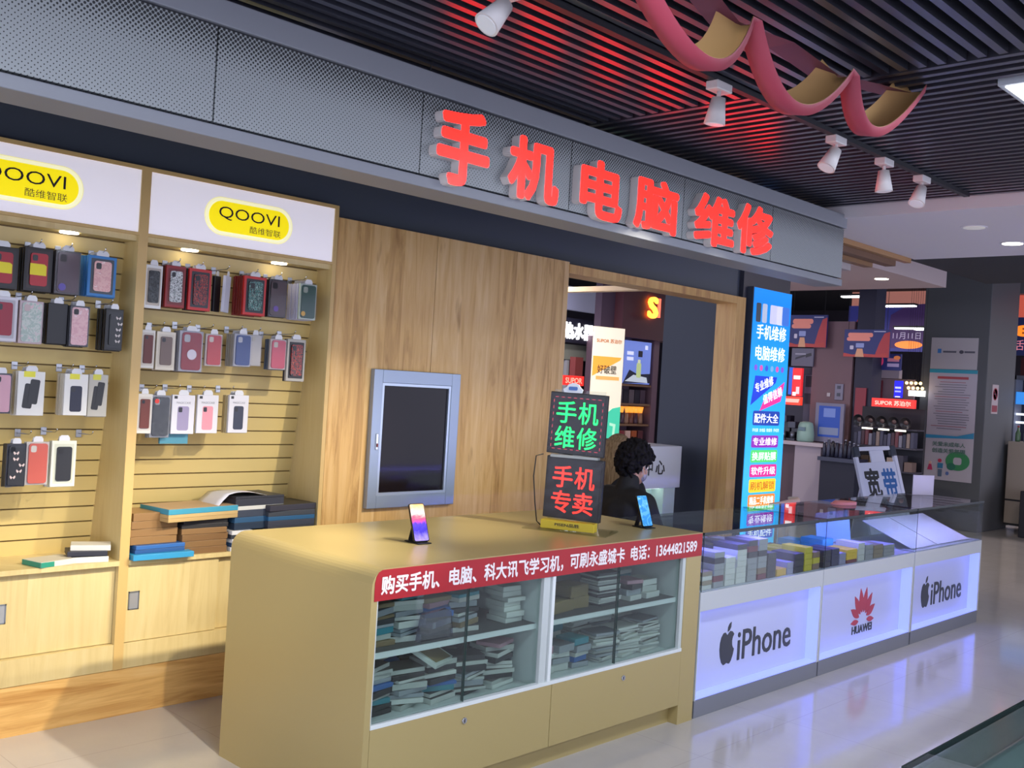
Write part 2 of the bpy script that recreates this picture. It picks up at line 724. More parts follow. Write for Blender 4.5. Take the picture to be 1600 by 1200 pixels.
PERF = perforated()
FGREY = mat('#858890', 0.45, 0.0)
fas = thing('sign_fascia', 'long grey fascia of perforated metal panels hanging over the counters', 'fascia')
seams = [-1.743, -0.910, -0.077, 0.756, 1.589, 2.422, 3.255, 4.089, 4.922, 5.755]
for a, b in zip(seams, seams[1:]):
    m = MB()
    m.box((a + 0.0025, 2.875, 2.392), (b - 0.0025, 2.895, 2.684), PERF)
    m.build('perforated_panel', fas)
m = MB()
m.box((-1.743, 2.862, 2.690), (5.762, 3.05, 2.768), FGREY, 0.003)
m.build('top_rail', fas)
m = MB()
m.box((-1.743, 2.872, 2.345), (5.762, 3.05, 2.385), FGREY, 0.003)
m.build('bottom_rail', fas)
m = MB()
m.box((-1.743, 2.9, 2.386), (5.75, 3.04, 2.689), mat('#202226', 0.7))
m.build('core', fas)
m = MB()
for xx in (2.47, 4.2):
    m.cyl((xx, 2.9, 2.768), (xx, 2.9, 2.93), 0.002, DARK, seg=6)
m.build('hanging_wire', fas)

# six red illuminated characters
RED_FACE = mat('#FF140E', 0.35, emit=6.0)
RET = mat('#D8CFCB', 0.4)
CH = [('手', 2.595, 2.513, 0.27, 0.29, 'leftmost red illuminated character on the grey fascia'),
      ('机', 2.985, 2.505, 0.30, 0.25, 'second red illuminated character from the left on the grey fascia'),
      ('电', 3.415, 2.50, 0.29, 0.25, 'third red illuminated character, reflecting a bright lamp in its middle'),
      ('脑', 3.815, 2.50, 0.34, 0.24, 'fourth red illuminated character from the left on the grey fascia'),
      ('维', 4.30, 2.505, 0.36, 0.25, 'second to last red illuminated character on the grey fascia'),
      ('修', 4.68, 2.515, 0.36, 0.26, 'rightmost red illuminated character on the grey fascia')]
for c, cx, cz, w, h, lab in CH:
    t = thing('sign_character', lab, 'sign letter', (cx, 2.8745, cz), 0, 'red characters on the fascia')
    txt(c, t, (0, 0, 0), w, h, RED_FACE, bold=0.035, depth=0.045, name='letter_face', side=RET)

# ================================================================== CEILING FIXTURES
PANEL_E = mat('#F4F8FF', 0.5, emit=6.0)
labels_p = ['square white LED panel in the slatted ceiling near the right edge', 'unseen square LED ceiling panel above the cabinets side of the aisle',
            'unseen square LED ceiling panel at the left end of the aisle', 'unseen square LED ceiling panel behind the viewer, middle', 'unseen square LED ceiling panel behind the viewer, right', 'unseen square LED ceiling panel behind the viewer, left']
for (px, py), lab in zip(PANELS, labels_p):
    t = thing('ceiling_panel_light', lab, 'ceiling light', (px, py, 2.80), 0, 'LED panels in the slatted ceiling')
    m = MB()
    m.box((-0.30, -0.30, 0), (0.30, 0.30, 0.03), mat('#B9C4D0', 0.4))
    m.build('frame', t)
    m = MB()
    m.box((-0.28, -0.28, -0.004), (0.28, 0.28, 0.002), PANEL_E)
    m.build('diffuser', t)

SPW = mat('#D9D4D4', 0.4)
sp_lab = ['white track spotlight out at the left', 'white track spotlight cut off by the top edge of the photo', 'white track spotlight hanging beside the big ribbon loop', 'white track spotlight, third from the right end of its row',
          'white track spotlight pointing almost straight down', 'white track spotlight nearest the white dropped ceiling']
for i, (sx, tgt) in enumerate(SPOTS):
    t = thing('track_spotlight', sp_lab[i], 'spotlight', (sx, 2.11, 2.79), 0, 'white spotlights on the ceiling track')
    m = MB()
    m.box((-0.050, -0.026, -0.032), (0.050, 0.026, 0), SPW, 0.004)
    m.build('track_adapter', t)
    m = MB()
    m.cyl((0, 0, -0.062), (0, 0, -0.032), 0.008, SPW)
    m.build('stem', t)
    aim = [(-0.25, 0.35, -0.9), (-0.5, 0.1, -0.62), (0.0, 0.12, -0.95), (-0.42, 0.2, -0.85), (0.03, -0.05, -1.0), (-0.42, 0.05, -0.9)][i]
    d = Vector(aim).normalized()
    p = Vector((0, 0, -0.058))
    m = MB()
    m.cyl(p - d * 0.004, p + d * 0.092, 0.025, SPW, 0.040, seg=24)
    h = m.build('lamp_head', t)
    m = MB()
    m.cyl(p + d * 0.0915, p + d * 0.094, 0.033, mat('#C9CCD4', 0.3, emit=0.25), seg=20)
    m.build('lens', h)
m = MB()
m.box((-1.5, 2.095, 2.79), (5.6, 2.125, 2.812), mat('#1B1C22', 0.5))
tag(m.build('lighting_track'), 'black ceiling track that carries the white spotlights', 'lighting track')

# ribbon garland
t = thing('ribbon_garland', 'twisted red and gold paper ribbon garland hanging under the slatted ceiling', 'garland', (0, 0, 0))
MAUVE = mat('#A0374A', 0.55)
GOLD = mat('#C9A069', 0.5)


def ribbon():
    swags = [((1.85, 2.78), (2.33, 2.30), (2.51, 2.700)), ((2.51, 2.700), (2.725, 2.317), (3.12, 2.708)), ((3.12, 2.708), (3.205, 2.358), (3.69, 2.800))]
    bm = bmesh.new()
    rows = []
    for a, c, b in swags:
        for i in range(25):
            s_ = i / 24
            x = (1 - s_) ** 2 * a[0] + 2 * s_ * (1 - s_) * c[0] + s_ * s_ * b[0]
            z = (1 - s_) ** 2 * a[1] + 2 * s_ * (1 - s_) * c[1] + s_ * s_ * b[1]
            tx = 2 * (1 - s_) * (c[0] - a[0]) + 2 * s_ * (b[0] - c[0])
            tz = 2 * (1 - s_) * (c[1] - a[1]) + 2 * s_ * (b[1] - c[1])
            L = math.hypot(tx, tz)
            nx, nz = -tz / L, tx / L
            row = []
            for o_ in (0.0, 0.0016):
                for wy, wn in ((-0.048, 0.026), (-0.034, -0.004), (0.018, 0.006), (0.052, 0.080)):
                    row.append(bm.verts.new((x + nx * (wn + o_) + 0.10 * wy, 1.595 + wy + (o_ if wy < -0.04 else (-o_ if wy > 0 else 0)), z + nz * (wn + o_))))
            rows.append(row)
    for a, b in zip(rows, rows[1:]):
        for k, mi in ((0, 0), (4, 1)):
            for j in (0, 1, 2):
                f = bm.faces.new((a[k + j], a[k + j + 1], b[k + j + 1], b[k + j]))
                f.material_index = mi
                f.smooth = True
    me = bpy.data.meshes.new('draped_ribbon')
    bm.to_mesh(me)
    bm.free()
    me.materials.append(MAUVE)
    me.materials.append(GOLD)
    o = bpy.data.objects.new('draped_ribbon', me)
    COL.objects.link(o)
    o.parent = t


ribbon()
m = MB()
pts = [(2.30, 2.79), (2.51, 2.715), (2.82, 2.745), (3.12, 2.722), (3.4, 2.765), (3.69, 2.803)]
for (xa, za), (xb, zb) in zip(pts, pts[1:]):
    tb = bmesh.new()
    tb.faces.new([tb.verts.new(c) for c in ((xa, 1.61, za), (xb, 1.61, zb), (xb, 1.70, zb), (xa, 1.70, za))])
    m._take(tb, mat('#6E3A52', 0.55))
m.build('straight_strip', t)  # flat mauve strip just above the draped ribbon

# downlights in the white strip
for i, (px, py) in enumerate([(6.307, 2.322), (6.993, 2.326)]):
    t = thing('recessed_downlight', ['unlit round downlight in the white dropped ceiling', 'lit round downlight in the white dropped ceiling'][i], 'ceiling light', (px, py, 2.748))
    m = MB()
    m.cyl((0, 0, -0.004), (0, 0, 0.001), 0.075, mat('#D8D4DA', 0.4), seg=28)
    m.build('ring', t)
    m = MB()
    m.cyl((0, 0, -0.006), (0, 0, -0.003), 0.062, mat('#F5F1E6', 0.4, emit=8.0 if i else 0.15), seg=28)
    m.build('lens', t)
# ================================================================== DISPLAY CABINETS
LIGHTBOX = mat('#E9E4EC', 0.12, emit=0.42)
YELLOW_L = mat('#FFE81A', 0.2, emit=0.55)
PALEY = mat('#F6F3C4', 0.2, emit=0.6)
INK = mat('#151515', 0.4)
CREAM_EDGE = mat('#CBAA6C', 0.4)
SLATM = mat('#CDB677', 0.42)
GROOVE = mat('#7A6337', 0.6)


def slat_y(z):
    return 4.665 + (2.13 - z) * 0.133


def cabinet(x0, x1, lab, handle_x, with_logo_cx):
    t = thing('display_cabinet', lab, 'cabinet', (x0, 4.53, 0), 0, 'wall display cabinets')
    W = x1 - x0
    m = MB()
    m.box((0, 0.0, 0.218), (0.022, 0.42, 2.54), MAPLE)
    m.box((W - 0.024, 0.0, 0.218), (W, 0.42, 2.54), MAPLE)
    m.box((0.022, 0.012, 2.522), (W - 0.024, 0.42, 2.54), MAPLE)
    m.box((0.022, 0.014, 2.196), (W - 0.024, 0.42, 2.222), MAPLE)
    m.box((0.022, 0.40, 0.218), (W - 0.024, 0.42, 2.2), MAPLE)
    m.build('carcass', t)
    m = MB()
    m.box((0.022, -0.002, 2.222), (W - 0.024, 0.012, 2.236), CREAM_EDGE)
    m.box((0.022, -0.002, 2.522), (W - 0.024, 0.012, 2.5405), CREAM_EDGE)
    m.box((0.0, -0.002, 0.218), (0.022, 0.0, 2.54), CREAM_EDGE)
    m.box((W - 0.024, -0.002, 0.218), (W, 0.0, 2.54), CREAM_EDGE)
    m.build('edge_banding', t)
    # header light box with its logo
    m = MB()
    m.box((0.022, 0.006, 2.236), (W - 0.024, 0.10, 2.522), LIGHTBOX)
    hb = m.build('header_light_box', t)
    cx = with_logo_cx - x0
    m = MB()
    m.front(rrect(0.50, 0.187, 0.0935, 10), cx, 0.006, 2.377, 0.0010, mat('#E9DE8A', 0.2, emit=0.6))
    m.front(rrect(0.494, 0.181, 0.0905, 10), cx, 0.006, 2.377, 0.0016, PALEY)
    m.front(rrect(0.455, 0.148, 0.074, 10), cx, 0.006, 2.377, 0.0024, YELLOW_L)
    m.build('logo_plate', hb)
    txt('QOOVI', hb, (cx - 0.002, 0.0035, 2.393), 0.345, 0.066, INK, bold=-0.0, depth=0.001)
    txt('酷维智联', hb, (cx + 0.09, 0.0035, 2.333), 0.18, 0.036, mat('#4A4A20', 0.4), bold=0.0, depth=0.001)
    # slat panel leaning back
    m = MB()
    z = 0.722
    n = 20
    p = (2.196 - 0.722) / n
    for i in range(n):
        a, b = 0.722 + i * p, 0.722 + (i + 1) * p - 0.007
        ya, yb = slat_y(a) - 4.53, slat_y(b) - 4.53
        tb = bmesh.new()
        vv = [tb.verts.new(c) for c in ((0.022, ya, a), (W - 0.024, ya, a), (W - 0.024, yb, b), (0.022, yb, b),
                                        (0.022, ya + 0.02, a), (W - 0.024, ya + 0.02, a), (W - 0.024, yb + 0.02, b), (0.022, yb + 0.02, b))]
        for q in ((0, 1, 2, 3), (7, 6, 5, 4), (0, 4, 5, 1), (3, 2, 6, 7), (0, 3, 7, 4), (1, 5, 6, 2)):
            tb.faces.new([vv[k] for k in q])
        m._take(tb, SLATM)
    tb = bmesh.new()
    ya, yb = slat_y(0.722) - 4.53 + 0.012, slat_y(2.196) - 4.53 + 0.012
    tb.faces.new([tb.verts.new(c) for c in ((0.022, ya, 0.722), (W - 0.024, ya, 0.722), (W - 0.024, yb, 2.196), (0.022, yb, 2.196))])
    m._take(tb, GROOVE)
    m.build('slat_panel', t)
    # counter shelf
    m = MB()
    m.box((0.022, -0.008, 0.70), (W - 0.024, 0.40, 0.722), MAPLE)
    m.build('base_shelf', t)
    # base: rail, doors
    m = MB()
    m.box((0.022, 0.002, 0.218), (W - 0.024, 0.40, 0.335), MAPLE)
    m.build('bottom_rail', t)
    mid = W * 0.455
    for k, (a, b, yy) in enumerate(((0.024, mid, 0.010), (mid - 0.02, W - 0.026, 0.030))):
        m = MB()
        m.box((a, yy, 0.338), (b, yy + 0.016, 0.698), MAPLE)
        d = m.build('sliding_door', t)
        hx = handle_x[k] - x0
        m = MB()
        for (u0, u1, w0, w1) in ((-0.026, 0.026, 0.037, 0.042), (-0.026, 0.026, -0.042, -0.037), (-0.026, -0.021, -0.042, 0.042), (0.021, 0.026, -0.042, 0.042)):
            m.box((hx + u0, yy - 0.004, 0.53 + w0), (hx + u1, yy, 0.53 + w1), ALU)
        m.box((hx - 0.021, yy - 0.0015, 0.493), (hx + 0.021, yy, 0.567), mat('#C3C6CC', 0.3, 0.6))
        m.build('recessed_handle', d)
    for fx in (0.235, 0.70):
        m = MB()
        m.cyl((W * fx + 0.008, 0.055, 2.190), (W * fx + 0.008, 0.055, 2.196), 0.040, mat('#FFF6E0', 0.4, emit=10.0), seg=28)
        m.build('downlight', t)
    return t


cabinet(1.107, 2.190, 'left wooden display cabinet, its light box sign cut off by the photo edge', (1.17, 1.665), 1.655)
cabinet(2.190, 3.275, 'right wooden display cabinet next to the timber wall', (2.252, 3.20), 2.742)
cabinet(0.024, 1.105, 'wooden display cabinet outside the left edge of the photo', (0.09, 0.58), 0.57)

# ================================================================== FRAMED GLASS BOX IN THE TIMBER WALL
t = thing('wall_box', 'grey metal framed box with dark glass door set in the timber wall', 'wall box', (3.88, 4.53, 0.90))
m = MB()
FR = mat('#98A5B6', 0.35, 0.5)
m.box((-0.325, -0.035, 0), (-0.262, 0, 0.78), FR, 0.003)
m.box((0.262, -0.035, 0), (0.33, 0, 0.78), FR, 0.003)
m.box((-0.262, -0.035, 0.705), (0.262, 0, 0.78), FR, 0.003)
m.box((-0.262, -0.035, 0), (0.262, 0, 0.072), FR, 0.003)
m.build('frame', t)
m = MB()
FR2 = mat('#B4C0CE', 0.3, 0.6)
m.box((-0.262, -0.03, 0.072), (-0.245, -0.005, 0.705), FR2)
m.box((0.245, -0.03, 0.072), (0.262, -0.005, 0.705), FR2)
m.box((-0.245, -0.03, 0.690), (0.245, -0.005, 0.705), FR2)
m.box((-0.245, -0.03, 0.072), (0.245, -0.005, 0.087), FR2)
m.build('door_frame', t)
m = MB()
m.box((-0.245, -0.018, 0.087), (0.245, -0.012, 0.690), mat('#1B161A', 0.08, spec=0.2))
m.build('glass_pane', t)
m = MB()
m.box((-0.292, -0.042, 0.33), (-0.276, -0.035, 0.42), CHROME, 0.002)
m.box((-0.288, -0.046, 0.345), (-0.280, -0.042, 0.365), mat('#7A2A20', 0.5))
m.build('latch', t)

# ================================================================== BLUE LIGHT BOX ON THE PILLAR
t = thing('light_box_sign', 'tall blue illuminated sign with lists of repair services on the dark pillar', 'light box', (7.80, 4.56, 0.30))
m = MB()
m.box((-0.32, -0.055, 0), (0.32, 0, 2.27), mat('#3A3F4A', 0.5))
m.build('housing', t)


def blue_face():
    k = NT('blue_light_box_face')
    tc = k.n('ShaderNodeTexCoord')
    sp = k.n('ShaderNodeSeparateXYZ')
    k.l(tc.outputs['Object'], sp.inputs[0])
    c = k.ramp(k.math('DIVIDE', sp.outputs['Z'], 2.27), [(0.0, '#34BCF6'), (0.45, '#2AACF2'), (0.85, '#1A86E0'), (1.0, '#1C7AD6')])
    k.l(c, k.b.inputs['Base Color'])
    k.l(c, k.b.inputs['Emission Color'])
    k.b.inputs['Emission Strength'].default_value = 0.95
    k.b.inputs['Roughness'].default_value = 0.2
    return k.m


m = MB()
m.box((-0.31, -0.060, 0.006), (0.31, -0.055, 2.264), blue_face())
fb = m.build('printed_face', t)
LBW = mat('#FFFFFF', 0.3, emit=0.9)


def lz(cy):
    return 2.26 - (cy - 55) * 0.00181


def badge(cy0, cy1, col, words, w=0.44, tcol=None, x=0.0):
    mm = MB()
    z = (lz(cy0) + lz(cy1)) / 2
    h = abs(lz(cy0) - lz(cy1))
    mm.front(rrect(w, h, 0.02), x, -0.060, z, 0.0012, mat(col, 0.3, emit=0.9))
    mm.build('badge', fb)
    txt(words, fb, (x, -0.0612, z), w * 0.90, h * 0.66, tcol or LBW, bold=0.012, depth=0.001)


for i, (xx, c) in enumerate(((-0.23, '#39424E'), (-0.13, '#B9C3D6'), (0.02, '#D3D3EE'), (0.13, '#E4E2F6'), (0.22, '#3D78D8'))):
    mm = MB()
    mm.front(rrect(0.075 if i < 2 else 0.12, 0.16, 0.015), xx, -0.060, lz(165), 0.0012 + 0.0002 * i, mat(c, 0.3, emit=0.6))
    mm.build('printed_phone', fb)
txt('手机维修', fb, (0.0, -0.0615, lz(252)), 0.49, 0.125, LBW, bold=0.012, depth=0.001)
txt('电脑维修', fb, (0.0, -0.0615, lz(350)), 0.49, 0.125, LBW, bold=0.012, depth=0.001)
for i in range(6):
    mm = MB()
    mm.front(ellipse(0.05, 0.05), -0.22 + i * 0.088, -0.060, lz(420), 0.0012, mat(['#7A52C8', '#D24F9F', '#2E55C8', '#6FA7E8', '#D24F9F', '#7A52C8'][i], 0.3, emit=0.8))
    mm.build('icon_dot', fb)
mm = MB()
mm.front([(-0.27, -0.20), (0.12, 0.0), (0.14, 0.05), (-0.22, 0.05)], 0, -0.060, lz(485), 0.0012, mat('#1238C4', 0.3, emit=0.9))
mm.front([(-0.12, -0.11), (0.22, -0.02), (0.27, 0.15), (-0.06, -0.02)], 0, -0.060, lz(560), 0.0014, mat('#F02C8C', 0.3, emit=0.9))
mm.build('slanted_banner', fb)
txt('专业维修', fb, (-0.07, -0.0618, lz(495)), 0.30, 0.085, LBW, rot=(PI / 2, -0.28, 0), bold=0.012, depth=0.001)
txt('值得信赖', fb, (0.08, -0.0618, lz(545)), 0.32, 0.085, LBW, rot=(PI / 2, -0.28, 0), bold=0.012, depth=0.001)
badge(620, 688, '#123C9E', '配件大全')
txt('手机膜  充电器  数据线  手机壳', fb, (0, -0.0615, lz(710)), 0.44, 0.03, LBW, depth=0.001)
badge(735, 792, '#8A1FA8', '专业维修')
badge(803, 862, '#4FD06A', '换屏贴膜')
badge(872, 930, '#D8218C', '软件升级')
badge(940, 1002, '#F4D21E', '刷机解锁', tcol=mat('#D07010', 0.4, emit=0.5))
badge(1012, 1070, '#F5862A', '精品二手机维修')
badge(1078, 1112, '#B0279A', '回收手机')
badge(1170, 1222, '#1B49C4', '手机配件')
# ================================================================== YELLOW PHONE COUNTER
X0, X1, YF, YB, ZT = 2.32, 4.43, 2.875, 3.83, 0.950
pc = thing('service_counter', 'cream yellow shop counter with red lettered strip and glass sliding doors', 'counter', (X0, YF, 0))
W = X1 - X0
D = YB - YF
m = MB()
# left end and top in one rounded sheet
R = 0.065
out = [(0, 0.0)]
for i in range(9):
    a = PI - PI / 2 * i / 8
    out.append((R + R * math.cos(a), ZT - R + R * math.sin(a)))
out += [(W, ZT), (W, ZT - 0.028), (R, ZT - 0.028)]
for i in range(7):
    a = PI / 2 + PI / 2 * i / 6
    out.append((R + (R - 0.028) * math.cos(a), ZT - R + (R - 0.028) * math.sin(a)))
out.append((0.028, 0.0))
m.prism(out, D, CREAM, Matrix.Translation((0, D, 0)) @ RX, smooth=False)
m.box((W - 0.13, 0.0, 0), (W, D, ZT - 0.028), CREAM)
m.box((0.028, D - 0.02, 0.0), (W - 0.13, D, ZT - 0.028), CREAM)
m.box((0.028, 0.42, 0.10), (W - 0.13, 0.44, ZT - 0.03), mat('#B9BFC0', 0.5))
m.box((0.028, 0.055, 0.0), (W - 0.13, 0.075, 0.095), CREAM)
m.box((0.028, 0.02, 0.345), (W - 0.13, 0.42, 0.368), mat('#C9D0CF', 0.45))
m.build('body', pc)
m = MB()
LINER = mat('#C4CBCA', 0.45)
m.box((0.93, 0.004, 0.368), (0.97, 0.42, 0.84), LINER)
m.box((0.985, 0.002, 0.372), (1.003, 0.03, 0.84), mat('#E3E8E8', 0.4))
m.box((0.97, 0.03, 0.368), (1.003, 0.42, 0.84), LINER)
m.box((1.955, 0.004, 0.368), (W - 0.13, 0.42, 0.84), LINER)
m.box((0.028, 0.004, 0.368), (0.036, 0.42, 0.84), LINER)
m.box((0.03, -0.001, 0.367), (W - 0.13, 0.03, 0.383), mat('#DDE3E3', 0.4))
m.build('display_lining', pc)
m = MB()
for hx in (0.95, 1.965):
    for hz in (0.52, 0.70):
        m.cyl((hx - 0.021, 0.25, hz), (hx - 0.016, 0.25, hz), 0.005, DARK, seg=8)
for a, b in ((0.036, 0.93), (1.003, 1.955)):
    m = MB()
    m.box((a, 0.035, 0.610), (b, 0.42, 0.632), mat('#D5DCDB', 0.45))
    s = m.build('shelf', pc)
    m = MB()
    m.box((a + 0.002, 0.04, 0.632), (b - 0.002, 0.415, 0.6335), mat('#4A4A4A', 0.8))
    m.build('shelf_mat', s)
for a, b, yy in ((0.036, 0.50, 0.012), (0.50, 0.93, 0.021), (1.003, 1.46, 0.012), (1.46, 1.955, 0.021)):
    m = MB()
    m.box((a, yy, 0.383), (b, yy + 0.005, 0.838), GLASS_D)
    g = m.build('glass_door', pc)
    m = MB()
    e = b if yy < 0.015 else a - 0.0
    m.box((e - 0.0012, yy - 0.0005, 0.383), (e + 0.0012, yy + 0.0055, 0.838), mat('#1E3A36', 0.2))
    m.build('polished_edge', g)
for k, (a, b) in enumerate(((0.03, 1.012), (1.016, W - 0.131))):
    m = MB()
    m.box((a, 0.0, 0.098), (b, 0.02, 0.366), CREAM)
    d = m.build('drawer_front', pc)
    lx = (0.50, 1.515)[k]
    m = MB()
    m.cyl((lx, -0.005, 0.312), (lx, 0.002, 0.312), 0.012, CHROME, seg=20)
    m.box((lx - 0.0015, -0.0062, 0.305), (lx + 0.0015, -0.0045, 0.319), DARK)
    m.build('lock', d)
m = MB()
strip = [(0.012, 0.834), (W - 0.004, 0.834), (W - 0.004, 0.946), (0.045, 0.946), (0.028, 0.939), (0.018, 0.925), (0.012, 0.90)]
m.front(strip, 0, 0.0, 0, 0.002, mat('#A81C26', 0.45))
rs = m.build('lettered_strip', pc)
txt('购买手机、电脑、科大讯飞学习机，可刷永盛城卡  电话：13644821589', rs, (0.045 + 2.0 / 2 + 0.005, -0.002, 0.889), 2.02, 0.072, mat('#F1E9EA', 0.5), bold=0.028, depth=0.001)

# ================================================================== GLASS DISPLAY COUNTERS
CW = mat('#C2C6C9', 0.4)
PANELW = mat('#C6CBEE', 0.35)
REVEAL_GLOW = mat('#8E9CFF', 0.4, emit=0.95)  # glow put on the recess lining in place of light from hidden LED strips
LED_W = mat('#7A74FF', 0.4, emit=170.0)
PLINTH = mat('#85878F', 0.35, 0.3)

APPLE = [(0.0, 0.30), (0.06, 0.35), (0.16, 0.40), (0.27, 0.38), (0.37, 0.30), (0.30, 0.23), (0.265, 0.13), (0.28, 0.02), (0.33, -0.05), (0.40, -0.10),
         (0.35, -0.25), (0.26, -0.40), (0.17, -0.47), (0.09, -0.46), (0.0, -0.43), (-0.09, -0.46), (-0.17, -0.47), (-0.27, -0.40), (-0.36, -0.24), (-0.41, -0.05),
         (-0.40, 0.13), (-0.34, 0.28), (-0.23, 0.38), (-0.13, 0.39), (-0.06, 0.34)]
LEAF = [(0.0, 0.40), (0.10, 0.43), (0.17, 0.51), (0.18, 0.64), (0.08, 0.60), (0.01, 0.51)]


def petal(ang, L, wd):
    pts = []
    for i in range(15):
        s = i / 14
        pts.append((wd * math.sin(PI * s ** 0.85) * 0.5, s * L))
    for i in range(13, 0, -1):
        s = i / 14
        pts.append((-wd * math.sin(PI * s ** 0.85) * 0.5, s * L))
    c, s_ = math.cos(ang), math.sin(ang)
    return [(x * c - y * s_, x * s_ + y * c) for x, y in pts]


def glass_counter(xa, xb, kind, lab, end=False):
    Wc = xb - xa
    Dc = 0.575
    t = thing('glass_counter', lab, 'display counter', (xa, 2.875, 0), 0, 'glass display counters with glowing bases')
    m = MB()
    m.box((0.005, 0.004, 0), (Wc - 0.005, Dc - 0.01, 0.09), PLINTH)
    m.build('plinth', t)
    m = MB()
    m.box((0, 0.0, 0.545), (Wc, Dc, 0.642), CW)
    m.box((Wc - 0.022, 0.0, 0.09), (Wc, Dc, 0.545), CW)
    m.box((0, 0.0, 0.09), (0.008, Dc, 0.545), CW)
    m.box((0.008, 0.09, 0.09), (Wc - 0.022, Dc, 0.10), CW)
    m.box((0.008, Dc - 0.02, 0.09), (Wc - 0.022, Dc, 0.545), CW)
    m.build('base', t)
    m = MB()
    m.box((0.008, 0.075, 0.10), (Wc - 0.022, 0.085, 0.545), PANELW)
    lp = m.build('back_lit_panel', t)
    m = MB()
    m.box((0.008, 0.002, 0.094), (Wc - 0.026, 0.0745, 0.100), REVEAL_GLOW)
    m.box((Wc - 0.028, 0.002, 0.100), (Wc - 0.0215, 0.0745, 0.540), REVEAL_GLOW)
    m.box((0.008, 0.002, 0.100), (0.013, 0.0745, 0.540), REVEAL_GLOW)
    m.box((0.013, 0.020, 0.539), (Wc - 0.030, 0.0745, 0.545), REVEAL_GLOW)
    m.build('luminous_reveal', t)
    INKB = mat('#34373F', 0.4)
    if kind == 'apple':
        m = MB()
        s = 0.185
        ax = 0.40 if Wc > 1.3 else 0.40
        m.front([(x * s * 0.95, y * s * 1.1) for x, y in APPLE], ax, 0.075, 0.295, 0.003, INKB)
        m.front([(x * s * 0.95, y * s * 1.1) for x, y in LEAF], ax, 0.075, 0.295, 0.003, INKB)
        m.build('fruit_logo', lp)
        txt('iPhone', lp, (ax + 0.40, 0.075, 0.285), 0.585, 0.165, INKB, bold=0.008, depth=0.003)
    else:
        m = MB()
        RC = mat('#B83A4E', 0.4)
        for ang, L, wd in ((0.20, 0.165, 0.068), (-0.20, 0.165, 0.068), (0.62, 0.155, 0.066), (-0.62, 0.155, 0.066), (1.08, 0.135, 0.058), (-1.08, 0.135, 0.058), (1.62, 0.105, 0.040), (-1.62, 0.105, 0.040)):
            ox = -math.sin(ang) * 0.062
            m.front([(x + ox, y + math.cos(ang) * 0.05) for x, y in petal(ang, L, wd * 0.88)], 0.725, 0.075, 0.235, 0.002 + 0.0004 * (abs(ang) * 3 + (ang > 0)), RC)
        m.build('petal_logo', lp)
        txt('HUAWEI', lp, (0.725, 0.075, 0.180), 0.29, 0.052, INKB, bold=0.02, depth=0.003)
    # glass case
    m = MB()
    m.box((0, 0.0, 0.935), (Wc - 0.002, Dc, 0.947), GLASS)
    m.build('glass_top', t)
    m = MB()
    m.box((0.0, 0.0, 0.642), (Wc - 0.002, 0.006, 0.935), GLASS)
    m.build('front_glass', t)
    m = MB()
    m.box((0.0, 0.006, 0.642), (0.006, Dc - 0.01, 0.935), GLASS)
    m.build('side_glass', t)
    if end:
        m = MB()
        m.box((Wc - 0.008, 0.006, 0.642), (Wc - 0.002, Dc - 0.01, 0.935), GLASS)
        m.build('side_glass', t)
    EDGE = mat('#0E1C20', 0.15)
    m = MB()
    m.box((0, -0.002, 0.932), (Wc, 0.0, 0.948), EDGE)
    m.box((-0.001, 0.0, 0.936), (0.0008, Dc, 0.9475), EDGE)
    m.box((-0.001, -0.001, 0.645), (0.0035, 0.001, 0.936), EDGE)
    m.build('dark_glass_edge', t)
    m = MB()
    m.box((0.006, 0.012, 0.642), (Wc - 0.008, Dc - 0.02, 0.646), mat('#B7BCCB', 0.35))
    m.build('display_floor', t)
    m = MB()
    m.box((0.03, Dc - 0.012, 0.642), (Wc - 0.03, Dc - 0.006, 0.93), GLASS)
    m.build('rear_door', t)
    m = MB()
    m.box((0.02, 0.0430, 0.924), (Wc - 0.02, 0.0520, 0.9325), LED_W if not end else mat('#B4B4FF', 0.4, emit=90.0))
    ls = m.build('case_led_strip', t)
    m = MB()
    m.box((0.008, 0.040, 0.919), (Wc - 0.01, 0.0425, 0.9348), EDGE)
    m.box((0.008, 0.0425, 0.933), (Wc - 0.01, 0.054, 0.9348), EDGE)
    m.build('strip_cover', ls)
    return t


glass_counter(4.445, 5.757, 'apple', 'glass display counter with glowing base beside the yellow counter')
glass_counter(5.762, 7.088, 'petal', 'middle glass display counter with red petal logo on its base')
glass_counter(7.100, 8.365, 'apple', 'glass display counter at the far end of the row', True)
# ================================================================== HANGING PHONE CASE PACKAGES
rnd = random.Random(7)
CLEAR = glass('clear_blister', '#FAFAFC', 0.35, 0.08)
RIM = mat('#D6D6DA', 0.25)
TABC = mat('#D9D9DC', 0.3)

ART = {
    'white_lines': blotch('art_white_lines', [(0, '#3A3A3E'), (0.44, '#D9DCDC'), (0.56, '#8F9696')], 60, dist=2.5),
    'red_dragon': blotch('art_red_on_dark', [(0, '#B23028'), (0.42, '#232833'), (0.55, '#C9543C'), (0.6, '#2B3440')], 45, dist=2.5),
    'green_dragon': blotch('art_green_on_dark', [(0, '#4E8E86'), (0.42, '#1F2A30'), (0.54, '#9CC4B8'), (0.6, '#24343A')], 45, dist=2.5),
    'pink_marble': blotch('art_pink_marble', [(0, '#E7B9B4'), (0.5, '#DDA6A6'), (0.62, '#F0D8D4')], 30, dist=2),
    'pale_green': blotch('art_pale_green', [(0, '#A9BBAA'), (0.48, '#C7CFBF'), (0.6, '#D9B8B8')], 35, dist=2),
    'dark_stone': blotch('art_dark_stone', [(0, '#26292B'), (0.45, '#3A3E40'), (0.58, '#4B5052')], 40, dist=2),
}


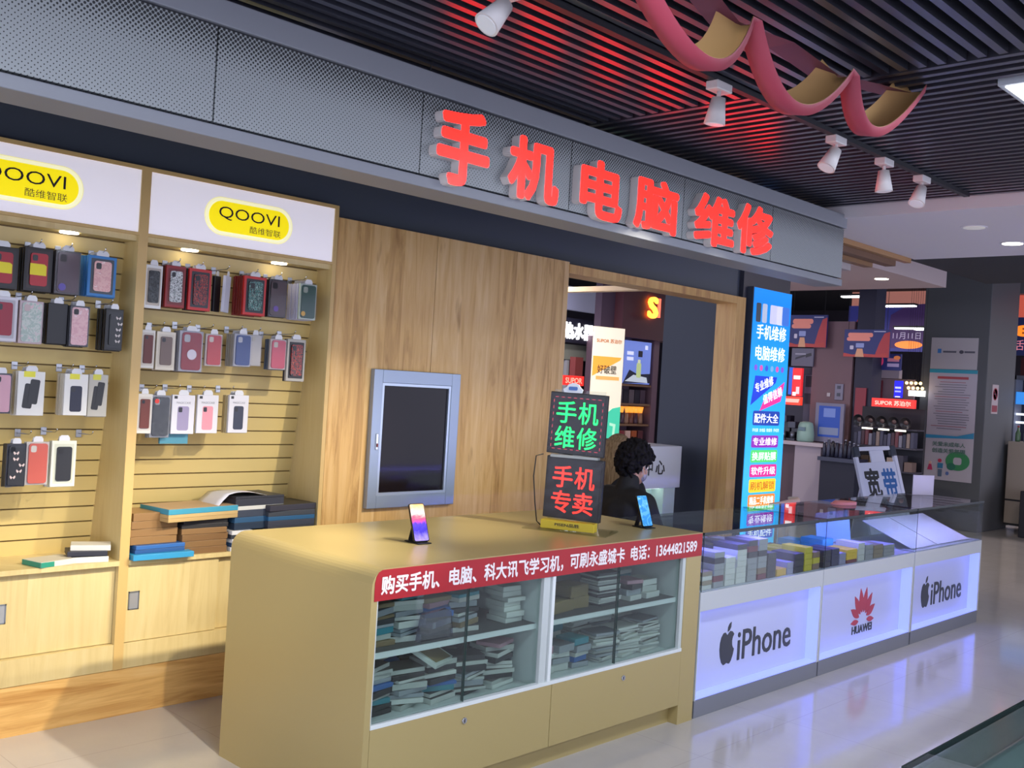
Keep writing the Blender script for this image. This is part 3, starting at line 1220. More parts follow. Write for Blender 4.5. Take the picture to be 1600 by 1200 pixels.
def case_obj(parent, w, h, m, y, art=None, cam='#22232A', x=0, z=0, lens=True):
    """a phone case seen from its back: rounded slab with its camera window"""
    mm = MB()
    mm.front(rrect(w, h, w * 0.15), x, y, z, 0.007, m)
    c = mm.build('phone_case', parent)
    if lens:
        k = MB()
        k.front(rrect(w * 0.30, w * 0.36, w * 0.09), x - w * 0.26, y - 0.007, z + h / 2 - w * 0.29, 0.0015, mat(cam, 0.3))
        k.build('camera_opening', c)
    return c


def tab(parent, w, m):
    mm = MB()
    mm.front([(-w * 0.22, 0), (w * 0.22, 0), (w * 0.22, 0.012), (w * 0.14, 0.024), (-w * 0.14, 0.024), (-w * 0.22, 0.012)], 0, 0.004, 0, 0.0012, m)
    mm.build('hang_tab', parent)


BEHIND = {}


def pack(style, x, w, top, h, label, y=4.535, outer='#E4E2DE', inner='#CFC8BE', case='#8A2530', art=None, behind=0, bcol=None, bname='phone case package',
         sticker=None, corner=None, yaw=0.0, roll=0.0, step=0.013, thick=0.016, words=None, blabel=None, tabcol='#D9D9DC'):
    """one hanging package; origin at the top middle of its front. Packages behind it on the hook are things of their own."""
    t = thing('phone_case_package', label, 'phone case package', (x, y, top), yaw, None)
    t.rotation_euler = (0, roll, yaw)
    cz = -h / 2
    cm = ART[art] if art else mat(case, 0.4)
    if style == 'frame':
        m = MB()
        m.box((-w / 2, 0, -h), (w / 2, thick, 0), mat(outer, 0.4), 0.002)
        m.build('box', t)
        m = MB()
        m.front(rrect(w * 0.80, h * 0.86, 0.004), 0, 0.0, cz, 0.0006, mat(inner, 0.35))
        m.build('window', t)
        case_obj(t, w * 0.60, h * 0.74, cm, -0.0006, cam='#1C1D22', z=cz)
    elif style == 'blister':
        m = MB()
        m.box((-w / 2, 0.002, -h), (w / 2, thick, 0), mat(inner, 0.3), 0.002)
        m.build('backing_card', t)
        case_obj(t, w * 0.82, h * 0.92, cm, 0.002, cam=inner, lens=True, z=cz)
        m = MB()
        m.box((-w / 2, -0.0065, -h), (w / 2, -0.0060, 0), CLEAR)
        m.build('clear_cover', t)
    elif style == 'print':
        m = MB()
        m.box((-w / 2, 0, -h), (w / 2, thick, 0), mat(outer, 0.4), 0.002)
        m.build('box', t)
        m = MB()
        m.front(rrect(w * 0.50, h * 0.62, w * 0.09), 0.0, 0.0, cz - h * 0.10, 0.0008, cm)
        p = m.build('printed_phone', t)
        m = MB()
        m.front(rrect(w * 0.16, w * 0.20, 0.004), -w * 0.13, -0.0008, cz + h * 0.12, 0.0006, mat('#25262C', 0.3))
        m.build('camera_opening', p)
        if words:
            txt(words, t, (0, -0.0002, -h * 0.20), w * 0.62, h * 0.055, mat('#8A8A90', 0.5), depth=0.0006)
            m = MB()
            m.front([(-w * 0.42, -h * 0.10), (-w * 0.28, -h * 0.10), (-w * 0.28, -h * 0.03), (-w * 0.42, -h * 0.03)], 0, 0, 0, 0.0006, mat('#26262A', 0.4))
            m.build('corner_mark', t)
    elif style == 'two':
        m = MB()
        m.box((-w / 2, 0, -h), (w / 2, thick, 0), mat(outer, 0.4), 0.002)
        m.build('box', t)
        for k, (dx, dz, rr) in enumerate(((-w * 0.10, -h * 0.06, 0.10), (w * 0.10, h * 0.04, 0.10))):
            m = MB()
            M = Matrix.Translation((dx, -0.0008 * k, cz + dz)) @ Matrix.Rotation(rr, 4, 'Y') @ RX
            m.prism(rrect(w * 0.36, h * 0.56, w * 0.07), 0.0008, cm, M)
            p = m.build('printed_phone', t)
    elif style == 'solid':
        m = MB()
        m.box((-w / 2, 0, -h), (w / 2, thick, 0), cm, 0.002)
        m.build('box', t)
    tab(t, w, mat(tabcol, 0.3))
    if corner:
        m = MB()
        m.front([(-w * 0.30, -h * 0.13), (w * 0.12, -h * 0.13), (w * 0.12, 0), (-w * 0.30, 0)], 0, 0, 0, 0.0007, mat(corner, 0.4))
        m.build('yellow_mark', t)
    if sticker:
        sc, sx, sz, sr = sticker
        m = MB()
        if sr:
            m.front(ellipse(sr, sr, 18), sx * w, -0.0077, cz + sz * h, 0.0006, mat(sc, 0.35))
        else:
            m.front([(-w * 0.30, -h * 0.13), (w * 0.28, -h * 0.13), (w * 0.28, h * 0.09), (w * 0.20, h * 0.13), (-w * 0.30, h * 0.13)], sx * w, -0.0077, cz + sz * h, 0.0006, mat(sc, 0.4))
        m.build('sticker', t)
    if behind:
        bm_ = mat(bcol or outer, 0.4)
        key = (round(w, 3), round(h, 3), bcol or outer)
        m = MB()
        m.box((-w / 2, 0, -h), (w / 2, 0.0095, 0), bm_, 0.0015)
        m.front([(-w * 0.18, 0), (w * 0.18, 0), (w * 0.12, 0.02), (-w * 0.12, 0.02)], 0, 0.006, 0, 0.001, mat(tabcol, 0.3))
        first = m.build('phone_case_package', None)
        for i in range(behind):
            c = first if i == 0 else first.copy()
            if i:
                COL.objects.link(c)
            c.location = (x + rnd.uniform(-0.003, 0.003), y + thick + 0.0025 + i * step, top - rnd.uniform(0, 0.004))
            c.rotation_euler = (0, 0, yaw * 0.3)
            bl = blabel or (bname + ' hanging behind the ' + label.split(',')[0])
            words_ = bl.split()
            bl = ' '.join(words_[:16])
            tag(c, bl, 'phone case package', bl)
    return t


def hook(x, z, label):
    ys = slat_y(z)
    t = thing('display_hook', label, 'hook', (x, ys, z), 0, None)
    m = MB()
    m.box((-0.013, -0.004, -0.018), (0.013, 0.0, 0.018), mat('#A4A6AA', 0.3, 0.9), 0.001)
    m.build('bracket', t)
    m = MB()
    m.tube([(0, -0.004, 0.0), (0, -0.13, 0.004), (0, -0.15, 0.012), (0, -0.155, 0.022)], 0.0025, CHROME, 6)
    m.build('prong', t)


# right cabinet, top row
pack('frame', 2.255, 0.085, 2.095, 0.202, 'white framed box half hidden by the cabinet divider, top row', outer='#DEDEDC', inner='#B7ADA0', art='dark_stone')
pack('frame', 2.365, 0.100, 2.105, 0.198, 'red box with white patterned phone case, top row of right cabinet', outer='#8E1E22', inner='#6E1518', art='white_lines', behind=4, bcol='#5C1216', bname='dark red package')
pack('frame', 2.492, 0.118, 2.105, 0.200, 'bright red box with red dragon phone case, top row', outer='#C22A2A', inner='#2C2A30', art='red_dragon', behind=3, bcol='#2A1A1E', bname='dark package', words=None)
pack('solid', 2.600, 0.055, 2.085, 0.176, 'black slim case package hanging beside the red dragon box', case='#1B1C22', y=4.56, yaw=0.5)
pack('solid', 2.640, 0.052, 2.088, 0.180, 'narrow white case package hanging askew beside a black one', case='#C9CAD6', y=4.53, yaw=0.55, roll=0.06)
pack('frame', 2.795, 0.128, 2.104, 0.196, 'bright red box with green dragon phone case, top row', outer='#C22A2A', inner='#1E2228', art='green_dragon', behind=7, bcol='#7A1A1E', bname='dark red package')
pack('blister', 2.930, 0.108, 2.104, 0.193, 'brown phone case package with round purple sticker, right cabinet', inner='#2A2224', case='#4E3A38', sticker=('#6B4FA0', -0.12, -0.28, 0.030), behind=3, bcol='#1C191C', bname='black package')
pack('blister', 3.115, 0.105, 2.102, 0.188, 'dark green phone case in clear pack at the end of the top row', inner='#B9C4B4', case='#1F4A3A', sticker=('#C9A050', -0.30, -0.34, 0.026), behind=8, bcol='#BDBFDC', bname='pale lilac package')
# right cabinet, second row
pack('frame', 2.245, 0.070, 1.792, 0.179, 'white box with brown leather case beside the divider, second row', outer='#D6D2CA', inner='#C3BCB0', case='#5E2622')
pack('frame', 2.335, 0.090, 1.790, 0.181, 'beige box with grey brown case, second row', outer='#D3CBBB', inner='#C9C0B0', case='#6E5D58', behind=2, bcol='#C9BFAE', bname='beige box', yaw=-0.12)
pack('blister', 2.465, 0.122, 1.804, 0.196, 'clear pack with red case bearing a pale oval print', inner='#A7A9AE', case='#8E1E2A', sticker=('#C6C0CE', 0.0, -0.08, 0.05), behind=4, bcol='#8C8C96', bname='grey pack')
pack('blister', 2.585, 0.088, 1.798, 0.157, 'plain red silicone phone case hanging in the second row', inner='#C2B8B0', case='#B9343A')
pack('blister', 2.745, 0.096, 1.810, 0.162, 'navy blue silicone phone case in the second row', inner='#A9ABB4', case='#22407A', behind=5, bcol='#A09C94', bname='clear grey pack')
pack('blister', 2.822, 0.072, 1.812, 0.158, 'pale grey see-through case beside the navy blue one', inner='#ABA79E', case='#B4B0A8', y=4.545, tabcol='#C9C9CC')
pack('blister', 2.952, 0.096, 1.799, 0.156, 'pinkish red silicone case near the end of second row', inner='#B5ABA4', case='#C2455A', behind=3, bcol='#4E5A6E', bname='blue grey pack')
pack('frame', 3.062, 0.112, 1.807, 0.220, 'black and red printed tall box at the end of second row', outer='#A8A49C', inner='#1D1B1E', art='red_dragon', behind=1, bcol='#2A2628', bname='dark tall box')
# right cabinet, third row
pack('frame', 2.248, 0.075, 1.494, 0.185, 'white box with reddish brown case beside the divider, third row', outer='#D9D5CC', inner='#CFC8BE', case='#6A3028')
pack('blister', 2.328, 0.098, 1.490, 0.200, 'clear pack with dark stone case and red sticker, third row', inner='#8C8E90', art='dark_stone', sticker=('#D83A30', -0.25, 0.36, 0.022), behind=2, bcol='#8A8A88', bname='grey clear pack')
pack('print', 2.443, 0.118, 1.495, 0.187, 'white box printed with a lavender phone case', outer='#DAD8DE', case='#9A8FB0', words='MAGICCASE')
pack('print', 2.572, 0.112, 1.499, 0.187, 'white box printed with a pink phone case', outer='#DAD8DC', case='#E0929E', words='MAGICCASE', behind=1, bcol='#C8B98E', bname='cream edged box')
pack('print', 2.742, 0.110, 1.504, 0.189, 'white box printed with a navy dream catcher phone case', outer='#DAD8DC', case='#2E3348', words='MAGICCASE', behind=4, bcol='#C4B488', bname='cream edged box')
pack('solid', 2.425, 0.145, 1.352, 0.095, 'blue and brown box hanging low behind the white printed boxes', case='#4A8CA0', y=4.575)
# left cabinet, top row
pack('frame', 1.585, 0.130, 2.090, 0.176, 'red case in black box with yellow sticker, cut by the photo edge', outer='#1A1517', inner='#201A1C', case='#A52430', sticker=('#EBDC20', 0.0, 0.0, 0), behind=4, bcol='#17161A', bname='black box')
pack('frame', 1.732, 0.118, 2.104, 0.188, 'red case in black box with yellow sticker, second in the left cabinet top row', outer='#1A1517', inner='#2A1C1E', case='#B02A34', sticker=('#EBDC20', -0.02, 0.0, 0), behind=5, bcol='#151417', bname='black box')
pack('blister', 1.857, 0.110, 2.107, 0.190, 'dark brown case package with purple sticker, left cabinet', inner='#2B2022', case='#4A2E36', sticker=('#5A4AA0', -0.22, -0.34, 0.032), behind=3, bcol='#241C1E', bname='dark brown package')
pack('frame', 2.010, 0.130, 2.104, 0.182, 'bright blue box with pink gold phone case, left cabinet', outer='#2E78B8', inner='#39424A', art='pink_marble', behind=6, bcol='#2A74B4', bname='bright blue box')
# left cabinet, second row
pack('frame', 1.60, 0.115, 1.882, 0.188, 'white pack with crimson case at the left photo edge', outer='#C9C6CE', inner='#A9A6AE', case='#8E1F34', behind=3, bcol='#BEBBC4', bname='pale pack')
pack('blister', 1.715, 0.098, 1.874, 0.183, 'clear pack with pale green and pink case', inner='#BFA9A8', art='pale_green', behind=3, bcol='#BFA5A5', bname='pinkish clear pack')
pack('solid', 1.832, 0.085, 1.875, 0.178, 'plain black box hanging left of the pink marbled case', case='#131318', y=4.55, behind=3, bcol='#101014', bname='plain black box')
pack('blister', 1.920, 0.084, 1.872, 0.180, 'pink marbled phone case hanging in front of black boxes', inner='#2A2A2E', art='pink_marble', y=4.53, behind=5, bcol='#111115', bname='plain black box', yaw=-0.1)
pk = pack('frame', 2.080, 0.082, 1.873, 0.188, 'black box printed with small white butterflies, left cabinet', outer='#1A1B1E', inner='#212326', case='#2A2C2E', behind=6, bcol='#121216', bname='plain black box')


def butterflies(t, n, w, h, col):
    for i in range(n):
        m = MB()
        cx_, cz_ = rnd.uniform(-0.28, 0.28) * w, -h * (0.15 + 0.7 * (i + 0.5) / n)
        for sgn in (-1, 1):
            m.front([(0, 0), (sgn * 0.010, 0.009), (sgn * 0.012, 0.002), (sgn * 0.006, -0.007)], cx_, -0.0078, cz_, 0.0006, mat(col, 0.4))
        m.build('butterfly_print', t)


butterflies(pk, 5, 0.082, 0.188, '#C9C0BC')
# left cabinet, third row
pack('blister', 1.612, 0.080, 1.559, 0.170, 'pale pink case in dark pack at the left photo edge', inner='#26262E', case='#DCA4AC', behind=2, bcol='#1C1D24', bname='dark pack')
pack('two', 1.732, 0.112, 1.573, 0.190, 'white box with yellow mark printed with two black phones', outer='#E2E0DA', case='#2B2C30', corner='#E3DC3A', behind=5, bcol='#CFC9BA', bname='white box')
pack('print', 1.925, 0.104, 1.571, 0.184, 'white box with yellow mark printed with one navy phone', outer='#E2E0DA', case='#23263A', corner='#E3DC3A', behind=6, bcol='#D4CDBC', bname='white box')
pack('two', 2.030, 0.088, 1.573, 0.190, 'greyish box with black phones at the right end of its row', outer='#B9B5AA', case='#26272B', corner='#D6D048', y=4.55, behind=2, bcol='#A9A498', bname='greyish box')
# left cabinet, fourth row
pk = pack('blister', 1.688, 0.080, 1.262, 0.184, 'black case with pale butterflies in the lowest row', inner='#2A2C34', case='#2C2E32', behind=3, bcol='#16171C', bname='black pack')
butterflies(pk, 5, 0.080, 0.184, '#D9C4BE')
pack('blister', 1.776, 0.096, 1.270, 0.187, 'coral orange silicone case in the lowest row', inner='#C3BDB4', case='#D0604F', behind=2, bcol='#B9B4AA', bname='clear pack')
pack('frame', 1.888, 0.108, 1.275, 0.203, 'white pack with black silicone case in the lowest row', outer='#D9DACB', inner='#C9CBB8', case='#20222A', behind=2, bcol='#CDCFB4', bname='white pack')

hk = 0
for x_, z_, l_ in [(2.37, 2.118, 'metal hook above the red box with white patterned case'), (2.49, 2.118, 'metal hook above the red dragon box'), (2.63, 2.118, 'metal hook above the narrow white package'),
                   (2.79, 2.118, 'metal hook above the green dragon box'), (2.93, 2.118, 'metal hook above the brown case with purple sticker'), (3.08, 2.118, 'metal hook above the dark green case'),
                   (2.33, 1.815, 'metal hook above the beige box'), (2.46, 1.83, 'metal hook above the oval print case'), (2.585, 1.825, 'metal hook above the plain red case'), (2.745, 1.83, 'metal hook above the navy blue case'),
                   (2.85, 1.83, 'metal hook above the pale grey case'), (2.95, 1.82, 'metal hook above the pinkish red case'), (3.06, 1.83, 'metal hook above the black and red tall box'),
                   (2.33, 1.515, 'metal hook above the dark stone case'), (2.45, 1.52, 'metal hook above the lavender case box'), (2.58, 1.52, 'metal hook above the pink case box'), (2.74, 1.525, 'metal hook above the dream catcher box'),
                   (1.73, 2.118, 'metal hook above the second yellow stickered box'), (1.86, 2.118, 'metal hook above the dark brown case'), (2.01, 2.118, 'metal hook above the bright blue box'),
                   (1.715, 1.895, 'metal hook above the pale green case'), (1.90, 1.895, 'metal hook above the pink marbled case'), (2.07, 1.895, 'metal hook above the butterfly box'),
                   (1.73, 1.592, 'metal hook above the two phone white box'), (1.925, 1.592, 'metal hook above the navy phone box'), (2.03, 1.592, 'metal hook above the greyish box'),
                   (1.776, 1.29, 'metal hook above the coral case'), (1.888, 1.30, 'metal hook above the black silicone case'),
                   (2.05, 1.29, 'empty metal hook right of the lowest row'), (1.76, 1.06, 'empty metal hook under the coral case'), (1.93, 1.06, 'empty metal hook under the black silicone case')]:
    hook(x_, z_, l_)

# ================================================================== GOODS LYING ON THE CABINET SHELVES
ZS = 0.722


def flat_box(name, label, cat, x, y, z, w, d, h, side, top, yaw=0.0, group=None, tilt=(0, 0), art=None):
    m = MB()
    m.box((-w / 2, -d / 2, 0), (w / 2, d / 2, h), mat(side, 0.5), 0.0015)
    m.box((-w / 2 + 0.002, -d / 2 + 0.002, h - 0.0005), (w / 2 - 0.002, d / 2 - 0.002, h + 0.0005), art or mat(top, 0.45))
    o = m.build(name, None, (x, y, z), (tilt[0], tilt[1], yaw))
    return tag(o, label, cat, group)


# left cabinet: four thin boxes
fb0 = flat_box('phone_case_box', 'flat white and teal phone case box lying on the left cabinet shelf', 'box', 1.885, 4.60, ZS, 0.19, 0.13, 0.024, '#D4D2C8', '#C9C3B4', 0.25)
flat_box('phone_case_box', 'white box at the bottom of the small pile on the left cabinet shelf', 'box', 2.05, 4.61, ZS, 0.16, 0.13, 0.026, '#D6D5CF', '#2A2B33', -0.18)
flat_box('phone_case_box', 'dark box in the middle of the small pile on the left cabinet shelf', 'box', 2.05, 4.62, ZS + 0.027, 0.17, 0.12, 0.022, '#2B2C38', '#34353F', -0.30)
flat_box('phone_case_box', 'white box on top of the small pile on the left cabinet shelf', 'box', 2.07, 4.62, ZS + 0.05, 0.17, 0.11, 0.024, '#D2D0C8', '#CFCDC6', -0.42)
m = MB()
m.box((-0.0965, -0.064, 0.001), (-0.0945, 0.064, 0.023), mat('#2F8F78', 0.45))
m.box((-0.0945, -0.0665, 0.001), (-0.03, -0.0645, 0.023), mat('#2F8F78', 0.45))
m.build('teal_band', fb0)
# right cabinet: kraft boxes, blue boxes, laptops
z = ZS
for i, (c, tp, dy, w, lab) in enumerate((('#2E8FBE', '#2E8FBE', -0.03, 0.30, 'light blue slab box at the bottom of the left pile'), ('#234F86', '#1D3F70', 0.0, 0.25, 'dark blue thin box lying on the light blue slab'),
                                         ('#2E62A4', '#2A5690', 0.0, 0.25, 'mid blue thin box under the kraft cartons'))):
    h = (0.026, 0.018, 0.018)[i]
    flat_box('laptop_accessory_box', lab, 'box', 2.36 + (0.01 if i == 0 else 0), 4.62 + dy, z, w, 0.20, h, c, tp, 0.03 * (i - 1))
    z += h + 0.001
for i in range(4):
    h = 0.036
    flat_box('kraft_box', ['lowest kraft carton of the left pile', 'second kraft carton of the left pile from below', 'third kraft carton of the left pile from below', 'topmost kraft carton of the left pile'][i],
             'box', 2.335 + 0.004 * (i % 2), 4.64, z, 0.235, 0.19, h, '#8E6B42', '#A17B4C', (0.03, -0.02, 0.04, 0.06)[i], 'kraft cartons on the right cabinet shelf')
    z += h + 0.001
zl = z
z = ZS
cols = ['#7A5A38', '#80603C', '#7A5A38', '#86653F', '#2B2A2C', '#26262A']
for i, c in enumerate(cols):
    h = (0.032, 0.030, 0.032, 0.028, 0.020, 0.022)[i]
    flat_box('kraft_box' if i < 4 else 'laptop_box', ['lowest kraft carton of the middle pile', 'second kraft carton of the middle pile from below', 'third kraft carton of the middle pile from below', 'topmost kraft carton of the middle pile',
                                                      'lower black slab in the middle pile', 'upper black slab in the middle pile'][i], 'box',
             2.60, 4.64, z, 0.25 - 0.01 * (i % 2), 0.20, h, c, c, 0.03 * ((i % 3) - 1))
    z += h + 0.001
for i, (c, tp, lab) in enumerate((('#B79A66', '#B79A66', 'beige lower tray under the turquoise edged laptop box'), ('#C0A36E', '#B99C68', 'beige upper tray under the turquoise edged laptop box'),
                                  ('#3C93AE', '#B99A78', 'turquoise edged tan laptop box on top of the middle pile'))):
    h = (0.018, 0.016, 0.026)[i]
    flat_box('laptop_box', lab, 'box', 2.555, 4.62, z, 0.40, 0.235, h, c, tp, 0.12)
    z += h + 0.001
z = ZS
for i in range(5):
    c = ['#C9CCD2', '#2A4A72', '#D2D4D8', '#30343C', '#D6D6D8'][i]
    flat_box('slim_box', 'slim %s box in the low stack beside the yellow counter corner, %s' % (['pale', 'blue', 'white', 'dark', 'white'][i], ['lowest', 'second from below', 'in the middle', 'second from above', 'topmost'][i]), 'box',
             2.80, 4.61, z, 0.12, 0.17, 0.019, c, c, 0.04 * ((i * 7) % 3 - 1))
    z += 0.0205
z0 = z
LAP = '#2B2D38'
for i in range(6):
    c = ['#233348', '#2C5478', '#3A4252', '#CFCEC8', '#31333E', '#2C2D36'][i]
    h = (0.034, 0.028, 0.034, 0.020, 0.034, 0.012)[i]
    flat_box('laptop_computer', 'closed %s laptop under the white paper sheet, %s' % (['dark', 'blue', 'slate', 'white edged', 'grey', 'thin black'][i], ['lowest', 'second', 'third', 'fourth', 'fifth', 'topmost'][i]), 'laptop',
             2.90, 4.66, z, 0.30, 0.22, h, c, '#3A3B40', 0.08)
    z += h + 0.001
zp = z
z = ZS
for i in range(7):
    c = ['#24262E', '#34506E', '#2E303A', '#353A48', '#23567E', '#3B4048', '#35343F'][i]
    h = (0.04, 0.03, 0.036, 0.030, 0.022, 0.026, 0.030)[i]
    flat_box('laptop_computer', 'closed dark laptop in the pile by the cabinet side, %s' % ['lowest', 'second from below', 'third from below', 'fourth from below', 'fifth, blue edged', 'second from above', 'topmost'][i], 'laptop',
             3.09 + (0.0 if i < 6 else -0.0), 4.64, z, 0.29 if i < 6 else 0.31, 0.22, h, c, '#3C3834', (0.02 if i < 6 else 0.10))
    z += h + 0.001
# curled white sheet over the laptops
bm = bmesh.new()
grid = []
for i in range(9):
    row = []
    for j in range(5):
        u, v = i / 8, j / 4
        zz = zp + 0.003 + 0.022 * math.sin(u * PI) * (1 - 0.6 * v) - 0.16 * max(0, 0.28 - u) ** 1.3 * 2
        row.append(bm.verts.new((2.64 + 0.30 * u, 4.525 + 0.21 * v + 0.02 * u, zz)))
    grid.append(row)
for i in range(8):
    for j in range(4):
        f = bm.faces.new((grid[i][j], grid[i + 1][j], grid[i + 1][j + 1], grid[i][j + 1]))
        f.smooth = True
me = bpy.data.meshes.new('paper_sheet')
bm.to_mesh(me)
bm.free()
me.materials.append(mat('#DCDDE8', 0.6))
o = bpy.data.objects.new('paper_sheet', me)
COL.objects.link(o)
sm = o.modifiers.new('thickness', 'SOLIDIFY')
sm.thickness = 0.001
tag(o, 'white sheet of paper curling over the laptops', 'paper')

# ================================================================== BOXES INSIDE THE YELLOW COUNTER
PALETTE = [('#B9BCB6', '#2E2E2C', 'pale edged dark'), ('#A9AEA8', '#5E5B52', 'pale edged grey'), ('#C4C8C2', '#BDC0B8', 'white'), ('#2A2A2C', '#262626', 'black'),
           ('#7C6A4A', '#8A7854', 'kraft'), ('#2F7C8A', '#3A8C94', 'teal'), ('#3160A0', '#3A6AB0', 'blue'), ('#A8808C', '#B48A94', 'pink'), ('#8E949A', '#5E6468', 'grey')]


def stockbox(where, pi, x, y, z, w, d, h, yaw, tilt=(0, 0)):
    s, tp, cn = PALETTE[pi]
    lab = '%s slim box %s' % (cn, where)
    return flat_box('phone_case_box', lab, 'box', x, y, z, w, d, h, s, tp, yaw, lab, tilt)


def pile(where, xa, xb, zb, zmax, weights, step, hr, jit, seed, yb=3.03, rows=2, wr=(0.15, 0.19)):
    r = random.Random(seed)
    ids = [i for i, n in enumerate(weights) for _ in range(n)]
    for row in range(rows):
        x = xa + step / 2
        while x < xb - step / 2 + 0.02:
            z = zb
            lim = zmax * r.uniform(0.72, 1.0) * (1.0 if row == 0 else 1.1)
            lim = min(lim, zmax)
            while True:
                h = r.uniform(*hr)
                if z + h > zb + lim:
                    break
                w = min(r.uniform(*wr), step * 0.97)
                yaw = r.uniform(-jit, jit)
                w2 = w * (1 - 0.25 * abs(yaw))
                stockbox(where, r.choice(ids), x + r.uniform(-0.008, 0.008), yb + row * 0.17 + r.uniform(-0.01, 0.01), z, w2, 0.11, h, yaw, (r.uniform(-0.02, 0.02), r.uniform(-0.03, 0.03)) if jit > 0.2 else (0, 0))
                z += h + 0.0015
            x += step


# left bay
SB, SU = 0.3705, 0.6338
pile('in the jumble on the lower left counter shelf', 2.37, 3.20, SB, 0.235, [6, 6, 2, 7, 2, 1, 2, 1, 4], 0.166, (0.011, 0.024), 0.42, 3)
pile('on the upper left shelf behind the counter glass', 2.37, 3.10, SU, 0.20, [4, 4, 1, 6, 4, 2, 2, 1, 5], 0.150, (0.010, 0.026), 0.30, 11)
pile('in the neat stack ending the upper left shelf', 3.115, 3.235, SU, 0.19, [0, 0, 6, 0, 0, 0, 0, 1, 0], 0.118, (0.016, 0.024), 0.05, 5, rows=1, wr=(0.10, 0.11))
pile('in uneven stacks on the lower right counter shelf', 3.33, 3.72, SB, 0.17, [3, 3, 2, 0, 1, 2, 2, 2, 4], 0.125, (0.016, 0.034), 0.14, 21, wr=(0.10, 0.12))
pile('in the fanned white edged stack on the lower right shelf', 3.75, 4.24, SB, 0.19, [7, 4, 6, 0, 0, 0, 0, 0, 2], 0.165, (0.008, 0.015), 0.20, 31)
pile('in the dark ridged stack on the upper right shelf', 3.74, 3.93, SU, 0.19, [7, 2, 0, 3, 0, 0, 0, 0, 0], 0.165, (0.007, 0.011), 0.06, 41, rows=1)
pile('at the right end of the upper right shelf', 3.95, 4.24, SU, 0.13, [0, 2, 4, 2, 0, 1, 0, 2, 1], 0.135, (0.016, 0.03), 0.15, 51, wr=(0.10, 0.125))
pile('standing blue at the left end of the upper right shelf', 3.33, 3.40, SU, 0.19, [0, 0, 0, 0, 0, 0, 5, 0, 0], 0.055, (0.03, 0.05), 0.02, 61, rows=1, wr=(0.045, 0.05))
# kraft cartons lying open on the upper right shelf
for i, (x_, y_, z_, w_, h_, yw, lab) in enumerate([(3.50, 3.04, SU, 0.17, 0.05, 0.15, 'dark based kraft carton lying at the front of the upper right shelf'), (3.64, 3.06, SU, 0.13, 0.055, -0.1, 'kraft carton at the front beside the dark ridged stack'),
                                                    (3.48, 3.19, SU, 0.14, 0.10, 0.0, 'taller kraft carton at the back of the upper right shelf'), (3.62, 3.05, SU + 0.0565, 0.14, 0.05, 0.1, 'kraft carton lying on top of the two front cartons')]):
    m = MB()
    m.box((-w_ / 2, -0.06, 0), (w_ / 2, 0.06, h_), mat('#77673F', 0.6), 0.003)
    m.box((-w_ / 2 + 0.004, -0.056, h_), (w_ / 2 - 0.004, 0.056, h_ + 0.002), mat('#8A7A50', 0.6))
    tag(m.build('kraft_carton', None, (x_, y_, z_), (0, 0, yw)), lab, 'box', 'kraft cartons inside the yellow counter')
# leaning packs
for i, (x_, z_, a, c, lab) in enumerate([(2.50, 0.62, 0.55, '#8C8878', 'large tilted pale framed box near the middle of the lower left jumble')]):
    m = MB()
    m.box((-0.11, -0.06, 0), (0.11, 0.06, 0.018), mat('#BFC7BF', 0.5), 0.002)
    m.box((-0.09, -0.045, 0.018), (0.09, 0.045, 0.019), mat('#77693F', 0.5))
    tag(m.build('phone_case_box', None, (2.745, 3.0, 0.545), (0.45, 0.10, 0.5)), lab, 'box')
m = MB()
pts = [(-0.09, 0), (0.09, 0), (0.075, 0.10), (0.05, 0.115), (-0.07, 0.105)]
m.front(pts, 0, 0, 0, 0.02, glass('clear_bag', '#C9C9DA', 3.0, 0.05))
tag(m.build('clear_plastic_bag', None, (2.70, 2.955, SU)), 'clear plastic bag of cases on the upper left shelf', 'bag')

# ================================================================== PHONE BOXES INSIDE THE GLASS COUNTERS
GF = 0.6465
LILAC = '#B7B9D6'


def column(where, xa, xb, top, cols, h, depth=3, seed=0, y0=2.895, ln=0.155):
    r = random.Random(seed)
    for row in range(depth):
        z = GF
        i = 0
        lim = top - (0.012 * row)
        while z + h <= lim + 0.004:
            c, cn = cols[i % len(cols)] if row == 0 else cols[(i + row) % len(cols)]
            lab = '%s phone box %s%s' % (cn, '' if row == 0 else 'behind the front row ', where)
            lab = ' '.join(lab.split()[:16])
            flat_box('phone_box', lab, 'box', (xa + xb) / 2 + r.uniform(-0.002, 0.002), y0 + ln / 2 + row * (ln + 0.006), z, xb - xa - 0.006, ln, h, c, c, r.uniform(-0.01, 0.01), lab)
            z += h + 0.0012
            i += 1


KH, GY, WH, DK, RD, BL, YL, BR, PL = ('#8A7F6C', 'khaki'), ('#8F9498', 'grey'), ('#BFC5BF', 'white'), ('#33323F', 'dark'), ('#6E3340', 'maroon'), ('#2F6FD0', 'blue'), ('#B9B030', 'yellow green'), ('#7E6A58', 'brown'), ('#8A8CA8', 'lilac grey')
column('in the first stack beside the yellow counter', 4.475, 4.575, 0.745, [WH, KH], 0.022, 3, 1)
column('in the second stack from the yellow counter', 4.585, 4.685, 0.830, [GY, RD, GY, GY, DK, GY], 0.030, 3, 2)
column('in the white stack in the first glass case', 4.695, 4.795, 0.815, [WH, WH, WH, WH, WH, BL], 0.029, 3, 3)
column('in the tall white stack capped with dark boxes', 4.805, 4.905, 0.862, [WH, WH, WH, WH, WH, WH, DK], 0.029, 3, 4)
column('in the tall grey stack in the first glass case', 4.915, 5.015, 0.878, [GY, GY, GY, GY, DK, RD, DK], 0.031, 3, 5)
column('in the brown and grey stack in the first glass case', 5.025, 5.120, 0.872, [RD, BR, GY, GY, DK, GY, GY], 0.031, 3, 6)
